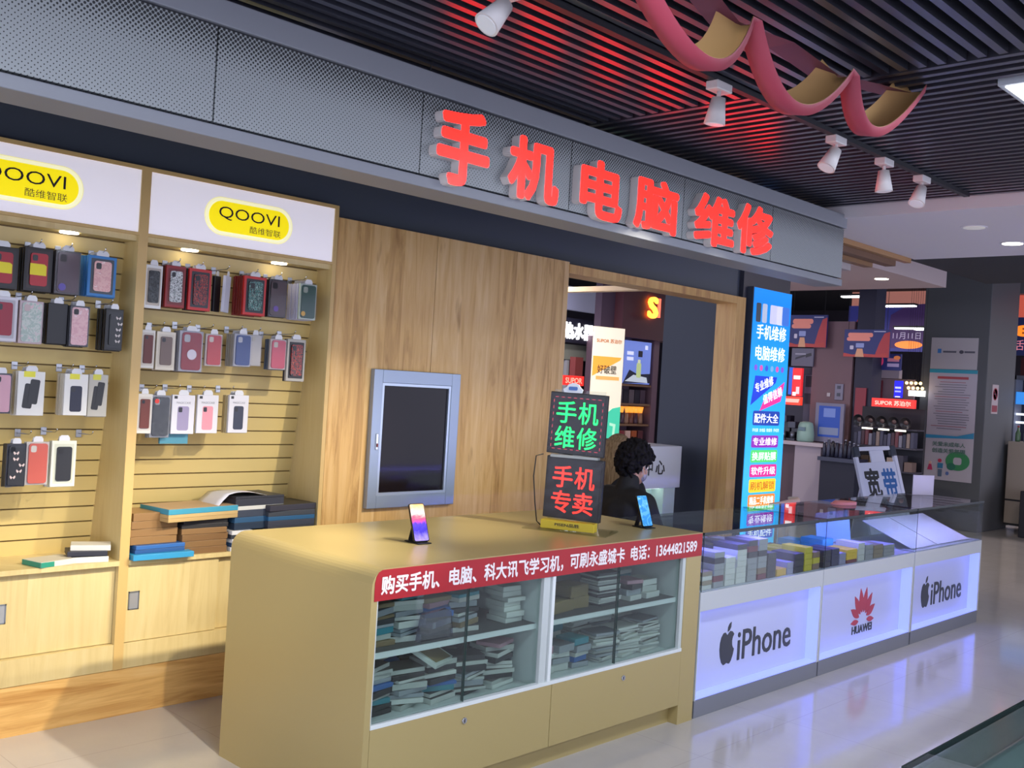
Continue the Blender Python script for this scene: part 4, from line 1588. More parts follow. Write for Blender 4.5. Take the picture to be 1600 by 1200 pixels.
column('in the dark stack near the middle in the first glass case', 5.130, 5.225, 0.790, [DK], 0.034, 3, 7)
column('in the small yellow pile in the first glass case', 5.235, 5.345, 0.690, [('#C9A23A', 'amber')], 0.040, 1, 8)
column('behind the amber box', 5.235, 5.345, 0.800, [DK], 0.036, 2, 9, y0=3.07)
column('in the low grey stack right of the amber box', 5.350, 5.425, 0.720, [PL], 0.034, 1, 10)
column('in the dark stack right of the amber box', 5.432, 5.545, 0.760, [DK], 0.036, 3, 11)
column('in the yellow green stacks in the first glass case', 5.552, 5.648, 0.790, [YL], 0.034, 3, 12)
column('in the yellow stack at the right end in the first glass case', 5.652, 5.742, 0.775, [BR, YL], 0.034, 3, 13)
column('at the left end in the middle glass case', 5.785, 5.885, 0.752, [DK], 0.034, 3, 14)
column('in the second stack in the middle glass case', 5.892, 5.990, 0.748, [('#3A3B58', 'indigo')], 0.034, 3, 15)
column('in the third stack in the middle glass case', 5.996, 6.085, 0.728, [PL], 0.034, 2, 16)
column('in the yellow pile in the middle glass case', 6.092, 6.240, 0.735, [RD, ('#D8B93A', 'bright yellow'), ('#D8B93A', 'bright yellow'), ('#D8B93A', 'bright yellow')], 0.020, 1, 17)
column('behind the bright yellow pile', 6.092, 6.240, 0.775, [('#3E9AB8', 'turquoise')], 0.030, 2, 18, y0=3.06)
column('in the white stack in the middle glass case', 6.248, 6.345, 0.770, [WH], 0.038, 2, 19)
column('in the grey stacks in the middle glass case', 6.352, 6.47, 0.752, [GY], 0.032, 2, 20)
column('in the wider grey stack in the middle glass case', 6.478, 6.62, 0.735, [KH], 0.028, 2, 21)
column('in the low grey stack at the right in the middle glass case', 6.63, 6.80, 0.725, [GY], 0.024, 2, 22)
m = MB()
m.box((0, 0, 0), (0.50, 0.006, 0.24), mat('#8FBCD8', 0.3), 0.002)
tag(m.build('display_board', None, (6.50, 3.30, GF), (-0.12, 0, 0)), 'pale blue board standing at the back in the middle glass case', 'board')
# tilted white papers in the end counter
for i, (xa, w) in enumerate(((7.16, 0.44), (7.62, 0.62))):
    m = MB()
    m.box((0, 0, 0), (w, 0.40, 0.004), mat('#E6E6FA', 0.10))
    tag(m.build('document_sleeve', None, (xa, 2.93, GF + 0.004), (0.38, 0, 0)), ['glossy white document sleeve on the left, lying tilted in the end counter', 'wider glossy white document sleeve on the right in the end counter'][i], 'document')

# ================================================================== THINGS ON THE COUNTERS
CT = 0.9505
AZ = 0.40          # the signs and phones face the aisle corner


def phone_on_stand(x, y, label, screen, rz):
    t = thing('smartphone', label, 'phone', (x, y, CT + 0.006), rz)
    t.rotation_euler = (-0.36, 0, rz)
    m = MB()
    m.front(rrect(0.078, 0.165, 0.009), 0, 0.004, 0.0825, 0.0085, mat('#14151A', 0.2))
    m.build('body', t)
    m = MB()
    m.front(rrect(0.072, 0.157, 0.007), 0, -0.0045, 0.083, 0.0006, screen)
    m.build('screen', t)
    s = thing('phone_stand', 'black folding stand under the ' + label.replace(' at the right end of the yellow counter', '').replace(' on the yellow counter', ''), 'phone stand', (x, y, CT), rz)
    m = MB()
    m.cbox((0, 0.025, 0.0025), (0.07, 0.10, 0.004), BLACK, 0.001)
    m.build('foot', s)
    m = MB()
    m.cbox((0, 0.062, 0.045), (0.03, 0.005, 0.085), BLACK, 0.001, rot=(0.30, 0, 0))
    m.build('back_strut', s)


def screen1():
    k = NT('phone_wallpaper')
    v = k.coord()
    f = k.noise(v, 22, 2, 0.5, 1.5)
    tc = k.n('ShaderNodeTexCoord')
    sp = k.n('ShaderNodeSeparateXYZ')
    k.l(tc.outputs['Object'], sp.inputs[0])
    g = k.math('ADD', k.math('DIVIDE', sp.outputs['Z'], 0.165), k.math('MULTIPLY', k.math('SUBTRACT', f, 0.5), 0.35))
    c = k.ramp(g, [(0.0, '#9A8AD8'), (0.25, '#3A2FA8'), (0.45, '#4A3AB8'), (0.6, '#D84A6A'), (0.75, '#D9B8B0'), (1.0, '#D09A60')])
    k.l(c, k.b.inputs['Base Color'])
    k.l(c, k.b.inputs['Emission Color'])
    k.b.inputs['Emission Strength'].default_value = 0.55
    k.b.inputs['Roughness'].default_value = 0.15
    return k.m


phone_on_stand(2.865, 3.24, 'smartphone with purple and orange screen on the yellow counter', screen1(), -0.08)
phone_on_stand(4.265, 3.10, 'smartphone with light blue screen at the right end of the yellow counter', blotch('phone_sky', [(0, '#2E86C8'), (0.5, '#5AA8DC'), (0.62, '#8FC4E4')], 30, emit=0.5), -0.08)

# LED sign boards on an acrylic stand
t = thing('acrylic_stand', 'clear acrylic stand with yellow base box under the LED sign boards', 'stand', (3.80, 3.22, CT), -1.17)
m = MB()
m.box((-0.21, -0.11, 0.0), (0.21, 0.12, 0.006), glass('acrylic', '#F4F6F2', 0.5))
m.build('base_plate', t)
m = MB()
m.box((-0.135, -0.055, 0.006), (0.135, 0.0, 0.048), mat('#CDB52E', 0.4), 0.002)
yb_ = m.build('yellow_box', t)
txt('PISEN品胜', yb_, (0.0, -0.055, 0.030), 0.125, 0.017, INK, bold=0.02, depth=0.0008)
m = MB()
m.box((-0.13, 0.03, 0.006), (0.13, 0.036, 0.68), glass('acrylic2', '#EEF2F0', 1.0))
m.build('upright', t)
m = MB()
m.box((-0.12, -0.012, 0.350), (0.12, 0.03, 0.362), mat('#9AA0A0', 0.3))
m.build('ledge', t)


def led_board(dz, words, col, label, border):
    b = thing('led_sign_board', label, 'LED sign', (3.80, 3.22, CT + dz), -1.17, 'LED sign boards')
    b.rotation_euler = (0.0, 0.022, -1.17)
    m = MB()
    m.box((-0.145, -0.004, 0), (0.145, 0.024, 0.30), mat('#121216', 0.4), 0.003)
    m.build('frame', b)
    m = MB()
    m.box((-0.134, -0.006, 0.011), (0.134, -0.004, 0.289), mat('#1B1A20', 0.35))
    m.build('panel', b)
    E_ = mat(col, 0.4, emit=2.6)
    for i, ch in enumerate(words):
        txt(ch, b, (-0.056 + 0.112 * (i % 2), -0.0062, 0.205 - 0.122 * (i // 2)), 0.100, 0.106, E_, bold=0.006, depth=0.001, name='glowing_character')
    if border:
        RB = mat('#C23A4A', 0.4, emit=0.9)
        m = MB()
        for k in range(8):
            for zz in (0.024, 0.276):
                m.box((-0.118 + k * 0.031, -0.0068, zz - 0.0012), (-0.102 + k * 0.031, -0.0060, zz + 0.0012), RB)
            for xx in (-0.124, 0.124):
                m.box((xx - 0.0012, -0.0068, 0.032 + k * 0.031), (xx + 0.0012, -0.0060, 0.046 + k * 0.031), RB)
        m.build('dashed_border', b)
    # crinkled clear film stretched over the board
    bmf = bmesh.new()
    r = random.Random(int(dz * 1000))
    n = 9
    g = [[bmf.verts.new((-0.143 + 0.286 * i / n, -0.0115 + r.uniform(-0.0025, 0.0025), 0.003 + 0.294 * j / n)) for j in range(n + 1)] for i in range(n + 1)]
    for i in range(n):
        for j in range(n):
            bmf.faces.new((g[i][j], g[i + 1][j], g[i + 1][j + 1], g[i][j + 1]))
    me = bpy.data.meshes.new('clear_film')
    bmf.to_mesh(me)
    bmf.free()
    me.materials.append(glass('clear_film', '#FCFCFD', 0.25, 0.08))
    o = bpy.data.objects.new('clear_film', me)
    COL.objects.link(o)
    o.parent = b
    return b


led_board(0.052, '手机专卖', '#FF2A20', 'lower LED board with red glowing characters under crinkled film', False)
led_board(0.366, '手机维修', '#10F060', 'upper LED board with green glowing characters and red dashed border', True)
m = MB()
import_pts = [(-0.045, -0.005), (0.045, -0.005), (0.05, 0.012), (0.035, 0.022), (0.028, 0.036), (0.0, 0.044), (-0.024, 0.036), (-0.034, 0.022), (-0.05, 0.012)]
m.front(import_pts, 0, 0.006, 0, 0.008, mat('#C3CCDA', 0.4))
cl = thing('cloud_card', 'small white cloud shaped card on top of the green LED board', 'card', (3.79, 3.245, CT + 0.672), -1.17)
c0 = m.build('card', cl)
m = MB()
m.front(rrect(0.045, 0.018, 0.006), 0, -0.002, 0.016, 0.001, mat('#3A62A8', 0.4))
m.build('blue_patch', c0)
m = MB()
cpts = [(3.73, 3.36, CT + 0.36), (3.70, 3.38, CT + 0.35), (3.69, 3.38, CT + 0.25), (3.70, 3.37, CT + 0.12), (3.72, 3.37, CT + 0.03), (3.74, 3.36, CT + 0.01)]
m.tube(cpts, 0.003, BLACK, 6)
tag(m.build('power_cable'), 'thin black cable hanging beside the LED boards', 'cable')

# pink cushion-like pad and white card on the glass
m = MB()
for i in range(5):
    m.prism(ellipse(0.22 - 0.01 * i, 0.12), 0.0035, mat(['#C97A78', '#D68C88'][i % 2], 0.6), Matrix.Translation((0.004 * i, 0, 0.004 * i)))
tag(m.build('paper_stack', None, (6.72, 3.24, 0.948), (0, 0, -0.3)), 'small heap of pink paper slips on the middle glass counter', 'paper')
m = MB()
m.box((-0.10, -0.004, 0), (0.10, 0.004, 0.16), mat('#B9B0BE', 0.5), 0.002)
tag(m.build('price_card', None, (8.22, 3.30, 0.948), (0, 0, -0.5)), 'pale standing card at the end of the far glass counter', 'card')

# corner of the opposite glass counter in the foreground
t = thing('glass_counter', 'dark glass topped display counter in the lower right foreground corner', 'display counter', (2.0, 0.22, 0))
m = MB()
m.box((0, 0, 0.935), (2.4, 0.59, 0.947), glass('foreground_glass', '#DCE6E4', 1.0))
m.build('glass_top', t)
m = MB()
m.box((0.0, 0.584, 0.86), (2.4, 0.59, 0.935), GLASS)
m.build('front_glass', t)
m = MB()
m.box((-0.001, 0.588, 0.9345), (2.4, 0.5915, 0.9475), mat('#10201F', 0.15))
m.box((-0.0015, 0, 0.9345), (0.0005, 0.59, 0.9475), mat('#10201F', 0.15))
m.build('dark_glass_edge', t)
m = MB()
m.box((0.01, 0.0, 0), (2.39, 0.58, 0.86), mat('#8F989C', 0.5))
m.build('base', t)
for i in range(6):
    lab = 'pale flat phone tray under the foreground glass top, number %d from the left' % (i + 1)
    words = ['leftmost', 'second', 'third', 'fourth', 'fifth', 'rightmost'][i]
    m = MB()
    m.box((-0.15, -0.17, 0), (0.15, 0.17, 0.02 + 0.015 * (i % 2)), mat(['#8A969C', '#A0ACB2', '#76828A'][i % 3], 0.4), 0.004)
    tag(m.build('display_tray', None, (2.22 + i * 0.38, 0.37, 0.861), (0, 0, 0.04 * (i % 3 - 1))), '%s grey display tray under the foreground glass top' % words, 'tray', 'trays under the foreground glass')
# ================================================================== PEOPLE
SKIN = mat('#B98D78', 0.55)


def blob_mesh(bones, balls, vox, smooth=4, extra=None):
    """one continuous surface grown over tapered bones"""
    mb = MB()
    dm = SKIN
    for a, ra, b, rb in bones:
        mb.cyl(a, b, ra, dm, rb, seg=18)
        mb.ball(a, ra, dm, 16)
        mb.ball(b, rb, dm, 16)
    for c, r_ in balls:
        mb.ball(c, r_, dm, 18 if max(r_) > 0.012 else 7)
    me = bpy.data.meshes.new('grow')
    mb.bm.to_mesh(me)
    mb.bm.free()
    o = bpy.data.objects.new('grow', me)
    COL.objects.link(o)
    md = o.modifiers.new('r', 'REMESH')
    md.mode = 'VOXEL'
    md.voxel_size = vox
    md.use_smooth_shade = True
    if smooth:
        s = o.modifiers.new('s', 'SMOOTH')
        s.iterations = smooth
        s.factor = 0.5
    bpy.context.view_layer.update()
    dg = bpy.context.evaluated_depsgraph_get()
    out = bpy.data.meshes.new_from_object(o.evaluated_get(dg))
    bpy.data.objects.remove(o)
    for p in out.polygons:
        p.use_smooth = True
    return out


def mesh_obj(name, me, m, parent):
    me.materials.clear()
    me.materials.append(m)
    me.name = name
    o = bpy.data.objects.new(name, me)
    COL.objects.link(o)
    o.parent = parent
    return o


V = Vector


def hand_bones(wrist, fwd, side, up, s=1.0):
    """palm, four bent fingers of different lengths, and a thumb from the side of the palm"""
    f, sd, u = V(fwd).normalized(), V(side).normalized(), V(up).normalized()
    w = V(wrist)
    b = [(w, 0.023, w + f * 0.03, 0.026)]
    for k in (-1, -0.33, 0.33, 1):
        b.append((w + f * 0.02 + sd * 0.016 * k, 0.016, w + f * 0.085 + sd * 0.030 * k, 0.0125))
    for k, L in ((-1, 0.060), (-0.33, 0.075), (0.33, 0.080), (1, 0.070)):
        p0 = w + f * 0.085 + sd * 0.030 * k
        p1 = p0 + (f * 0.9 - u * 0.25).normalized() * L * 0.5
        p2 = p1 + (f * 0.6 - u * 0.8).normalized() * L * 0.32
        p3 = p2 + (f * 0.2 - u * 1.0).normalized() * L * 0.25
        b += [(p0, 0.0105, p1, 0.0095), (p1, 0.0095, p2, 0.0085), (p2, 0.0085, p3, 0.0075)]
    t0 = w + f * 0.03 - sd * 0.026
    t1 = t0 + (f * 0.6 - sd * 0.8).normalized() * 0.035
    t2 = t1 + (f * 0.95 - sd * 0.25 - u * 0.2).normalized() * 0.03
    b += [(t0, 0.013, t1, 0.0115), (t1, 0.0115, t2, 0.0095)]
    return b


def person(name_label, loc, rz, hair_kind, hair_col, shirt, trouser, mask, scale=1.0, nod=0.25):
    t = thing('person', name_label, 'person', loc, rz)
    t.scale = (scale, scale, scale)
    hc = V((0.105, 0, 1.175))          # head centre; the face looks along +x, slightly down
    RN = Matrix.Rotation(nod, 4, 'Y')

    def H(x, y, z):
        return hc + (RN @ V((x, y, z)))
    bones = [
        ((0, 0, 0.54), 0.135, (0.0, 0, 0.70), 0.120), ((0.0, 0, 0.70), 0.120, (0.02, 0, 0.86), 0.125),
        ((0.015, -0.06, 0.88), 0.105, (0.015, 0.06, 0.88), 0.105),
        ((0.02, -0.12, 0.965), 0.065, (0.02, 0.12, 0.965), 0.065),
        ((0.03, 0, 0.97), 0.062, (0.075, 0, 1.11), 0.052),
    ]
    for s in (-1, 1):
        sh, el, wr = V((0.02, 0.175 * s, 0.955)), V((0.11, 0.235 * s, 0.70)), V((0.33, 0.13 * s, 0.745))
        bones += [(sh, 0.058, el, 0.042), (el, 0.042, wr, 0.027)]
        bones += hand_bones(wr, (0.95, -0.2 * s, -0.1), (0.1, s, 0), (0, 0, 1))
        hip, kn, an = V((0.02, 0.09 * s, 0.54)), V((0.44, 0.12 * s, 0.53)), V((0.42, 0.12 * s, 0.09))
        bones += [(hip, 0.088, kn, 0.060), (kn, 0.058, an, 0.040), (an, 0.040, V((0.56, 0.13 * s, 0.035)), 0.034)]
    balls = [(H(-0.015, 0, 0.03), (0.098, 0.078, 0.092)), (H(0.03, 0, -0.03), (0.066, 0.062, 0.085)), (H(0.045, 0, -0.075), (0.045, 0.045, 0.038)),
             (H(0.098, 0, -0.022), (0.016, 0.012, 0.020)), (H(0.088, 0, 0.0), (0.012, 0.010, 0.026)), (H(0.085, 0, -0.058), (0.012, 0.024, 0.007)), (H(0.083, 0, -0.070), (0.012, 0.021, 0.007)),
             (H(0.070, 0.030, 0.026), (0.016, 0.026, 0.010)), (H(0.070, -0.030, 0.026), (0.016, 0.026, 0.010)), (H(0.06, 0.04, -0.025), (0.022, 0.02, 0.02)), (H(0.06, -0.04, -0.025), (0.022, 0.02, 0.02))]
    for s in (-1, 1):
        balls += [(H(-0.005, 0.076 * s, -0.010), (0.018, 0.009, 0.030)), (H(-0.002, 0.080 * s, 0.012), (0.016, 0.008, 0.014))]
    mesh_obj('body', blob_mesh(bones, balls, 0.007, 3), SKIN, t)
    for s in (-1, 1):
        m = MB()
        m.ball(H(0.078, 0.031 * s, 0.010), 0.0125, mat('#E4E0DC', 0.2), 12)
        m.ball(H(0.0895, 0.032 * s, 0.009), 0.0050, mat('#1C1410', 0.2), 10)
        m.build('eye', t)
    # clothing
    cb = [((0, 0, 0.53), 0.148, (0.0, 0, 0.70), 0.138), ((0.0, 0, 0.70), 0.138, (0.02, 0, 0.86), 0.140),
          ((0.015, -0.065, 0.88), 0.115, (0.015, 0.065, 0.88), 0.115), ((0.02, -0.13, 0.965), 0.078, (0.02, 0.13, 0.965), 0.078), ((0.03, 0, 0.975), 0.080, (0.06, 0, 1.075), 0.068)]
    for s in (-1, 1):
        sh, el, wr = V((0.02, 0.178 * s, 0.955)), V((0.11, 0.240 * s, 0.70)), V((0.30, 0.14 * s, 0.742))
        cb += [(sh, 0.074, el, 0.058), (el, 0.058, wr, 0.042)]
    mesh_obj('jacket', blob_mesh(cb, [], 0.010, 4), mat(shirt, 0.8), t)
    tb = []
    for s in (-1, 1):
        hip, kn, an = V((0.02, 0.09 * s, 0.54)), V((0.44, 0.12 * s, 0.53)), V((0.42, 0.12 * s, 0.12))
        tb += [(hip, 0.098, kn, 0.070), (kn, 0.068, an, 0.055)]
    mesh_obj('trousers', blob_mesh(tb, [], 0.012, 3), mat(trouser, 0.8), t)
    for s in (-1, 1):
        mesh_obj('shoe', blob_mesh([(V((0.40, 0.125 * s, 0.045)), 0.045, V((0.57, 0.135 * s, 0.038)), 0.038)], [], 0.008, 2), mat('#202024', 0.6), t)
    r = random.Random(5)
    hb = []
    if hair_kind == 'curly':
        for i in range(1500):
            th, ph = r.uniform(0, 2 * PI), math.acos(r.uniform(-0.92, 1))
            d = V((math.sin(ph) * math.cos(th), math.sin(ph) * math.sin(th), math.cos(ph)))
            if d.x > 0.45 and d.z < 0.28:
                continue
            if d.z < -0.05 and d.x > -0.05 - 0.25 * max(0, -d.z):
                continue
            rr = r.uniform(0.006, 0.011)
            e = r.uniform(0.95, 1.17)
            p = H(-0.015 + d.x * 0.118 * e, d.y * 0.100 * e, 0.030 + d.z * 0.118 * e)
            hb.append((p, (rr, rr, rr * 1.2)))
        hb.append((H(-0.022, 0, 0.045), (0.112, 0.096, 0.104)))
        hair = blob_mesh([], hb, 0.0045, 0)
    else:
        hb.append((H(-0.022, 0, 0.035), (0.106, 0.090, 0.104)))
        bn = []
        for i in range(26):
            a = PI * 0.42 + (2 * PI - PI * 0.84) * i / 25
            top = H(-0.02 + 0.092 * math.cos(a), 0.080 * math.sin(a), 0.06)
            mid = V((hc.x - 0.03 + 0.118 * math.cos(a), 0.098 * math.sin(a), hc.z - 0.10))
            low = V((hc.x - 0.05 + 0.135 * math.cos(a) * 0.8, 0.105 * math.sin(a), hc.z - 0.30 - 0.03 * r.random()))
            bn += [(top, 0.022, mid, 0.022), (mid, 0.022, low, 0.012)]
        hair = blob_mesh(bn, hb, 0.007, 2)
    k = NT('hair_' + hair_kind)
    v = k.coord(scale=(60, 60, 4) if hair_kind != 'curly' else (40, 40, 40))
    n_ = k.noise(v, 2.0, 4, 0.6)
    k.l(k.ramp(n_, [(0.3, hair_col[0]), (0.7, hair_col[1])]), k.b.inputs['Base Color'])
    k.b.inputs['Roughness'].default_value = 0.85
    k.b.inputs['Specular IOR Level'].default_value = 0.15
    mesh_obj('hair', hair, k.m, t)
    if mask:
        mk = blob_mesh([], [(H(0.050, 0, -0.052), (0.055, 0.062, 0.046)), (H(0.080, 0, -0.035), (0.032, 0.026, 0.030))], 0.006, 2)
        mo = mesh_obj('face_mask', mk, mat('#8E8CA0', 0.7), t)
        for s in (-1, 1):
            m = MB()
            m.tube([H(0.050, 0.060 * s, -0.030), H(0.02, 0.078 * s, -0.012), H(-0.006, 0.088 * s, 0.004), H(-0.018, 0.086 * s, -0.014), H(0.015, 0.076 * s, -0.050), H(0.045, 0.060 * s, -0.068)], 0.0018, mat('#D0D0DA', 0.6), 5)
            m.build('ear_loop', mo)
    # stool
    st = thing('stool', 'round stool under the ' + name_label.split(' with ')[0].replace('seated ', ''), 'stool', loc, rz)
    m = MB()
    m.cyl((0.06, 0, 0.345), (0.06, 0, 0.385), 0.17, BLACK, seg=28)
    m.build('seat', st)
    for i in range(4):
        a = PI / 4 + i * PI / 2
        m = MB()
        m.cyl((0.06 + 0.11 * math.cos(a), 0.11 * math.sin(a), 0.345), (0.06 + 0.17 * math.cos(a), 0.17 * math.sin(a), 0.0), 0.011, CHROME)
        m.build('leg', st)
    return t


person('seated person in black jacket with dark curly hair and face mask, behind the counters', (5.10, 3.92, 0), -0.10, 'curly', ('#0D0C0E', '#1C1A1E'), '#101116', '#1A1C24', True, 1.0, 0.30)
person('person with long light brown hair, half hidden behind the LED boards', (5.56, 4.38, 0), 0.15, 'long', ('#5E4A34', '#9A8260'), '#15161B', '#1A1C24', False, 1.02, 0.15)
# ================================================================== HALL BEYOND: builders
def panel(name, label, cat, X, ya, yb, za, zb, col, th=0.03, rz=FACE_L, emit=0.0, rough=0.5, group=None, bev=0.0, mm=None):
    """a board facing the viewer; ya is its left edge seen from the aisle (larger y), local x runs to the right"""
    w = abs(ya - yb)
    t = thing(name, label, cat, (X, (ya + yb) / 2, za), rz, group)
    m = MB()
    m.box((-w / 2, 0, 0), (w / 2, th, zb - za), mm or mat(col, rough, emit=emit), bev)
    b = m.build('panel', t)
    t['w'] = w
    return t, b, w, zb - za


def art(parent, name, shapes):
    m = MB()
    for i, (poly, x, z, col, em) in enumerate(shapes):
        m.front(poly, x, 0, z, 0.0015 + 0.0004 * i, mat(col, 0.5, emit=em))
    return m.build(name, parent)


def rect(w, h):
    return [(-w / 2, -h / 2), (w / 2, -h / 2), (w / 2, h / 2), (-w / 2, h / 2)]


def promo(label, X, ya, yb, za, zb, seed):
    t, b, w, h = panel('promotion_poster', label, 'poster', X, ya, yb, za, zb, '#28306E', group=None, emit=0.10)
    r = random.Random(seed)
    sh = [([(w * 0.18, -h / 2), (w / 2, -h / 2), (w / 2, h * 0.42), (w * 0.38, h * 0.36), (w * 0.28, 0)], 0, h / 2, '#B03A40', 0.08),
          (rrect(w * 0.55, h * 0.16, h * 0.07), -w * 0.14, h * 0.80, '#E0897A', 0.15), (rrect(w * 0.52, h * 0.14, h * 0.07), -w * 0.18, h * 0.65, '#E0897A', 0.15),
          ([(-w / 2, 0), (w * 0.45, 0), (w * 0.45, h * 0.16), (w * 0.2, h * 0.10), (-w * 0.05, h * 0.12), (-w * 0.3, h * 0.08), (-w / 2, h * 0.14)], 0, 0, '#B8403E', 0.08),
          ([(-w * 0.16, 0), (w * 0.04, 0), (0, h * 0.30), (-w * 0.12, h * 0.30)], -w * 0.08, 0, '#D9A07C', 0.1),
          (rrect(w * 0.18, h * 0.16, 0.01), -w * 0.14, h * 0.42, '#8E9AD0', 0.1), (rrect(w * 0.08, h * 0.14, 0.01), -w * 0.32, h * 0.34, '#C9C4DA', 0.1),
          (rect(w * 0.25, h * 0.03), w * 0.28, h * 0.93, '#B9BBD8', 0.1)]
    art(b, 'printed_artwork', sh)
    for s in (-1, 1):
        m = MB()
        m.cyl((s * w * 0.42, 0.01, h), (s * w * 0.42, 0.01, 3.74 - za), 0.003, DARK, seg=6)
        m.build('hanging_wire', t)


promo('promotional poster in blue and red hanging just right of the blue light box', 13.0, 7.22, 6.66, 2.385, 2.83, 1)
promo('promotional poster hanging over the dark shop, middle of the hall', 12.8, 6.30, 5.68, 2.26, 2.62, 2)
t, b, w, h = panel('poster', 'grey poster with drawn gadgets below the first promotional poster', 'poster', 13.05, 7.19, 6.86, 2.12, 2.37, '#6B6B80')
art(b, 'printed_artwork', [([(-0.11, -0.03), (0.05, 0.02), (0.06, 0.05), (-0.10, 0.0)], 0, 0.12, '#3A3A48', 0), ([(0.05, -0.01), (0.14, 0.02), (0.13, 0.06), (0.06, 0.04)], 0, 0.13, '#35353F', 0), (rect(0.16, 0.02), -0.03, 0.17, '#A9A9BC', 0)])

# brown partition with switches and door way
t = thing('partition_wall', 'brownish partition between two shops in the hall', 'partition', (13.1, 6.58, 0))
m = MB()
m.box((0, -0.27, 0), (0.4, 0.31, 2.75), mat('#7A5F66', 0.6))
m.build('panel', t)
for i, (yy, zz, s, c) in enumerate(((0.0, 1.80, 0.11, '#8A8698'),)):
    pass
t = thing('control_panel', 'grey wall control panel with two dark buttons on the brown partition', 'control panel', (13.095, 6.47, 1.68), FACE_L)
m = MB()
m.box((-0.06, -0.015, 0), (0.06, 0.0, 0.22), mat('#7D7A90', 0.4), 0.003)
m.build('plate', t)
for zz in (0.05, 0.15):
    m = MB()
    m.box((-0.025, -0.021, zz), (0.02, -0.015, zz + 0.045), mat('#1E1E3A', 0.3))
    m.build('button', t)
t = thing('light_switch', 'small pale switch beside the grey control panel', 'switch', (13.095, 6.62, 1.72), FACE_L)
m = MB()
m.box((-0.025, -0.01, 0), (0.025, 0.0, 0.05), mat('#B9B0B4', 0.4), 0.002)
m.build('plate', t)

# red lit sign tower with curved topper board
t, b, w, h = panel('illuminated_sign', 'narrow red illuminated sign with white patches behind the coffee machines', 'sign', 13.0, 7.13, 6.99, 1.70, 2.09, '#D8282E', 0.05, emit=0.9)
art(b, 'white_patch', [(rect(0.10, 0.05), 0, 0.26, '#FFFFFF', 0.9), (rect(0.05, 0.10), 0.02, 0.08, '#F6C0C4', 0.9), (rect(0.05, 0.05), -0.03, 0.03, '#FFFFFF', 0.9)])
t, b, w, h = panel('illuminated_sign', 'orange red flared illuminated sign board under the narrow red sign', 'sign', 12.95, 7.22, 6.96, 1.575, 1.69, '#F0402E', 0.06, emit=1.0)
art(b, 'white_patch', [([(-0.10, 0), (0.10, 0), (0.115, 0.05), (-0.115, 0.05)], 0, 0.035, '#FFB0A0', 0.9)])
t, b, w, h = panel('illuminated_sign', 'thin blue lit strip sign at the far left of the hall stalls', 'sign', 13.1, 7.24, 7.19, 1.72, 2.10, '#2A62D8', 0.05, emit=0.7)
t, b, w, h = panel('stall_shelf', 'dark grey stall back panel with pale framed window', 'stall', 13.4, 7.6, 6.9, 0.0, 2.12, '#34364A', 0.05)
art(b, 'pale_frame', [(rect(0.16, 0.26), 0.18, 1.88, '#6F7086', 0), (rect(0.12, 0.16), 0.17, 1.92, '#242430', 0), (rect(0.14, 0.30), 0.17, 1.45, '#575870', 0)])

# demonstration counter with machines
t = thing('stall_counter', 'lilac white stall counter with overhanging top in the hall', 'counter', (12.75, 6.95, 0), FACE_L)
m = MB()
m.box((-0.40, -0.06, 1.035), (0.52, 0.33, 1.085), mat('#B9AEB8', 0.45), 0.004)
m.build('worktop', t)
m = MB()
m.box((0.06, 0, 0), (0.44, 0.32, 1.035), mat('#A79CA8', 0.5))
m.build('end_block', t)
m = MB()
m.box((-0.40, 0.12, 0), (0.06, 0.32, 1.035), mat('#5A4650', 0.5))
m.build('recessed_side', t)
CTZ = 1.086
t = thing('rice_cooker', 'pale green upright appliance on the lilac stall counter', 'appliance', (12.85, 6.80, CTZ))
m = MB()
m.lathe([(0.10, 0), (0.115, 0.02), (0.115, 0.10), (0.10, 0.22), (0.085, 0.26), (0.04, 0.275), (0.0, 0.277)], mat('#8FB0A8', 0.4), 24)
m.build('body', t)
m = MB()
m.box((-0.118, -0.05, 0.15), (-0.098, 0.05, 0.20), mat('#5F7A88', 0.4), 0.003)
m.build('display', t)
for i, (yy, hh, lab) in enumerate(((7.16, 0.34, 'dark coffee machine at the left end of the lilac stall counter'), (7.02, 0.26, 'dark coffee machine beside the pale green appliance'))):
    t = thing('coffee_machine', lab, 'coffee machine', (12.9, yy, CTZ), FACE_L)
    m = MB()
    m.box((-0.06, 0.06, 0), (0.06, 0.18, hh), mat('#1E2030', 0.3), 0.006)
    m.box((-0.065, -0.06, 0), (0.065, 0.06, 0.03), mat('#23253A', 0.3), 0.004)
    m.build('body', t)
    m = MB()
    m.box((-0.06, -0.05, hh - 0.09), (0.06, 0.06, hh), mat('#3A3D50', 0.3), 0.006)
    m.build('brew_head', t)
    m = MB()
    m.cyl((0, 0, 0.03), (0, 0, 0.12), 0.035, mat('#8A90A0', 0.15, 0.6))
    m.build('jug', t)
t, b, w, h = panel('display_board', 'blue information board in a pale frame behind the stall counter', 'board', 12.98, 6.74, 6.33, 1.10, 1.63, '#7C7A94', 0.04)
art(b, 'printed_sheet', [(rect(0.31, 0.42), 0, 0.28, '#1F48A8', 0.15), (rect(0.17, 0.12), 0.0, 0.40, '#6C83C8', 0.15), (rect(0.28, 0.10), 0.0, 0.15, '#7A86A8', 0.1)])
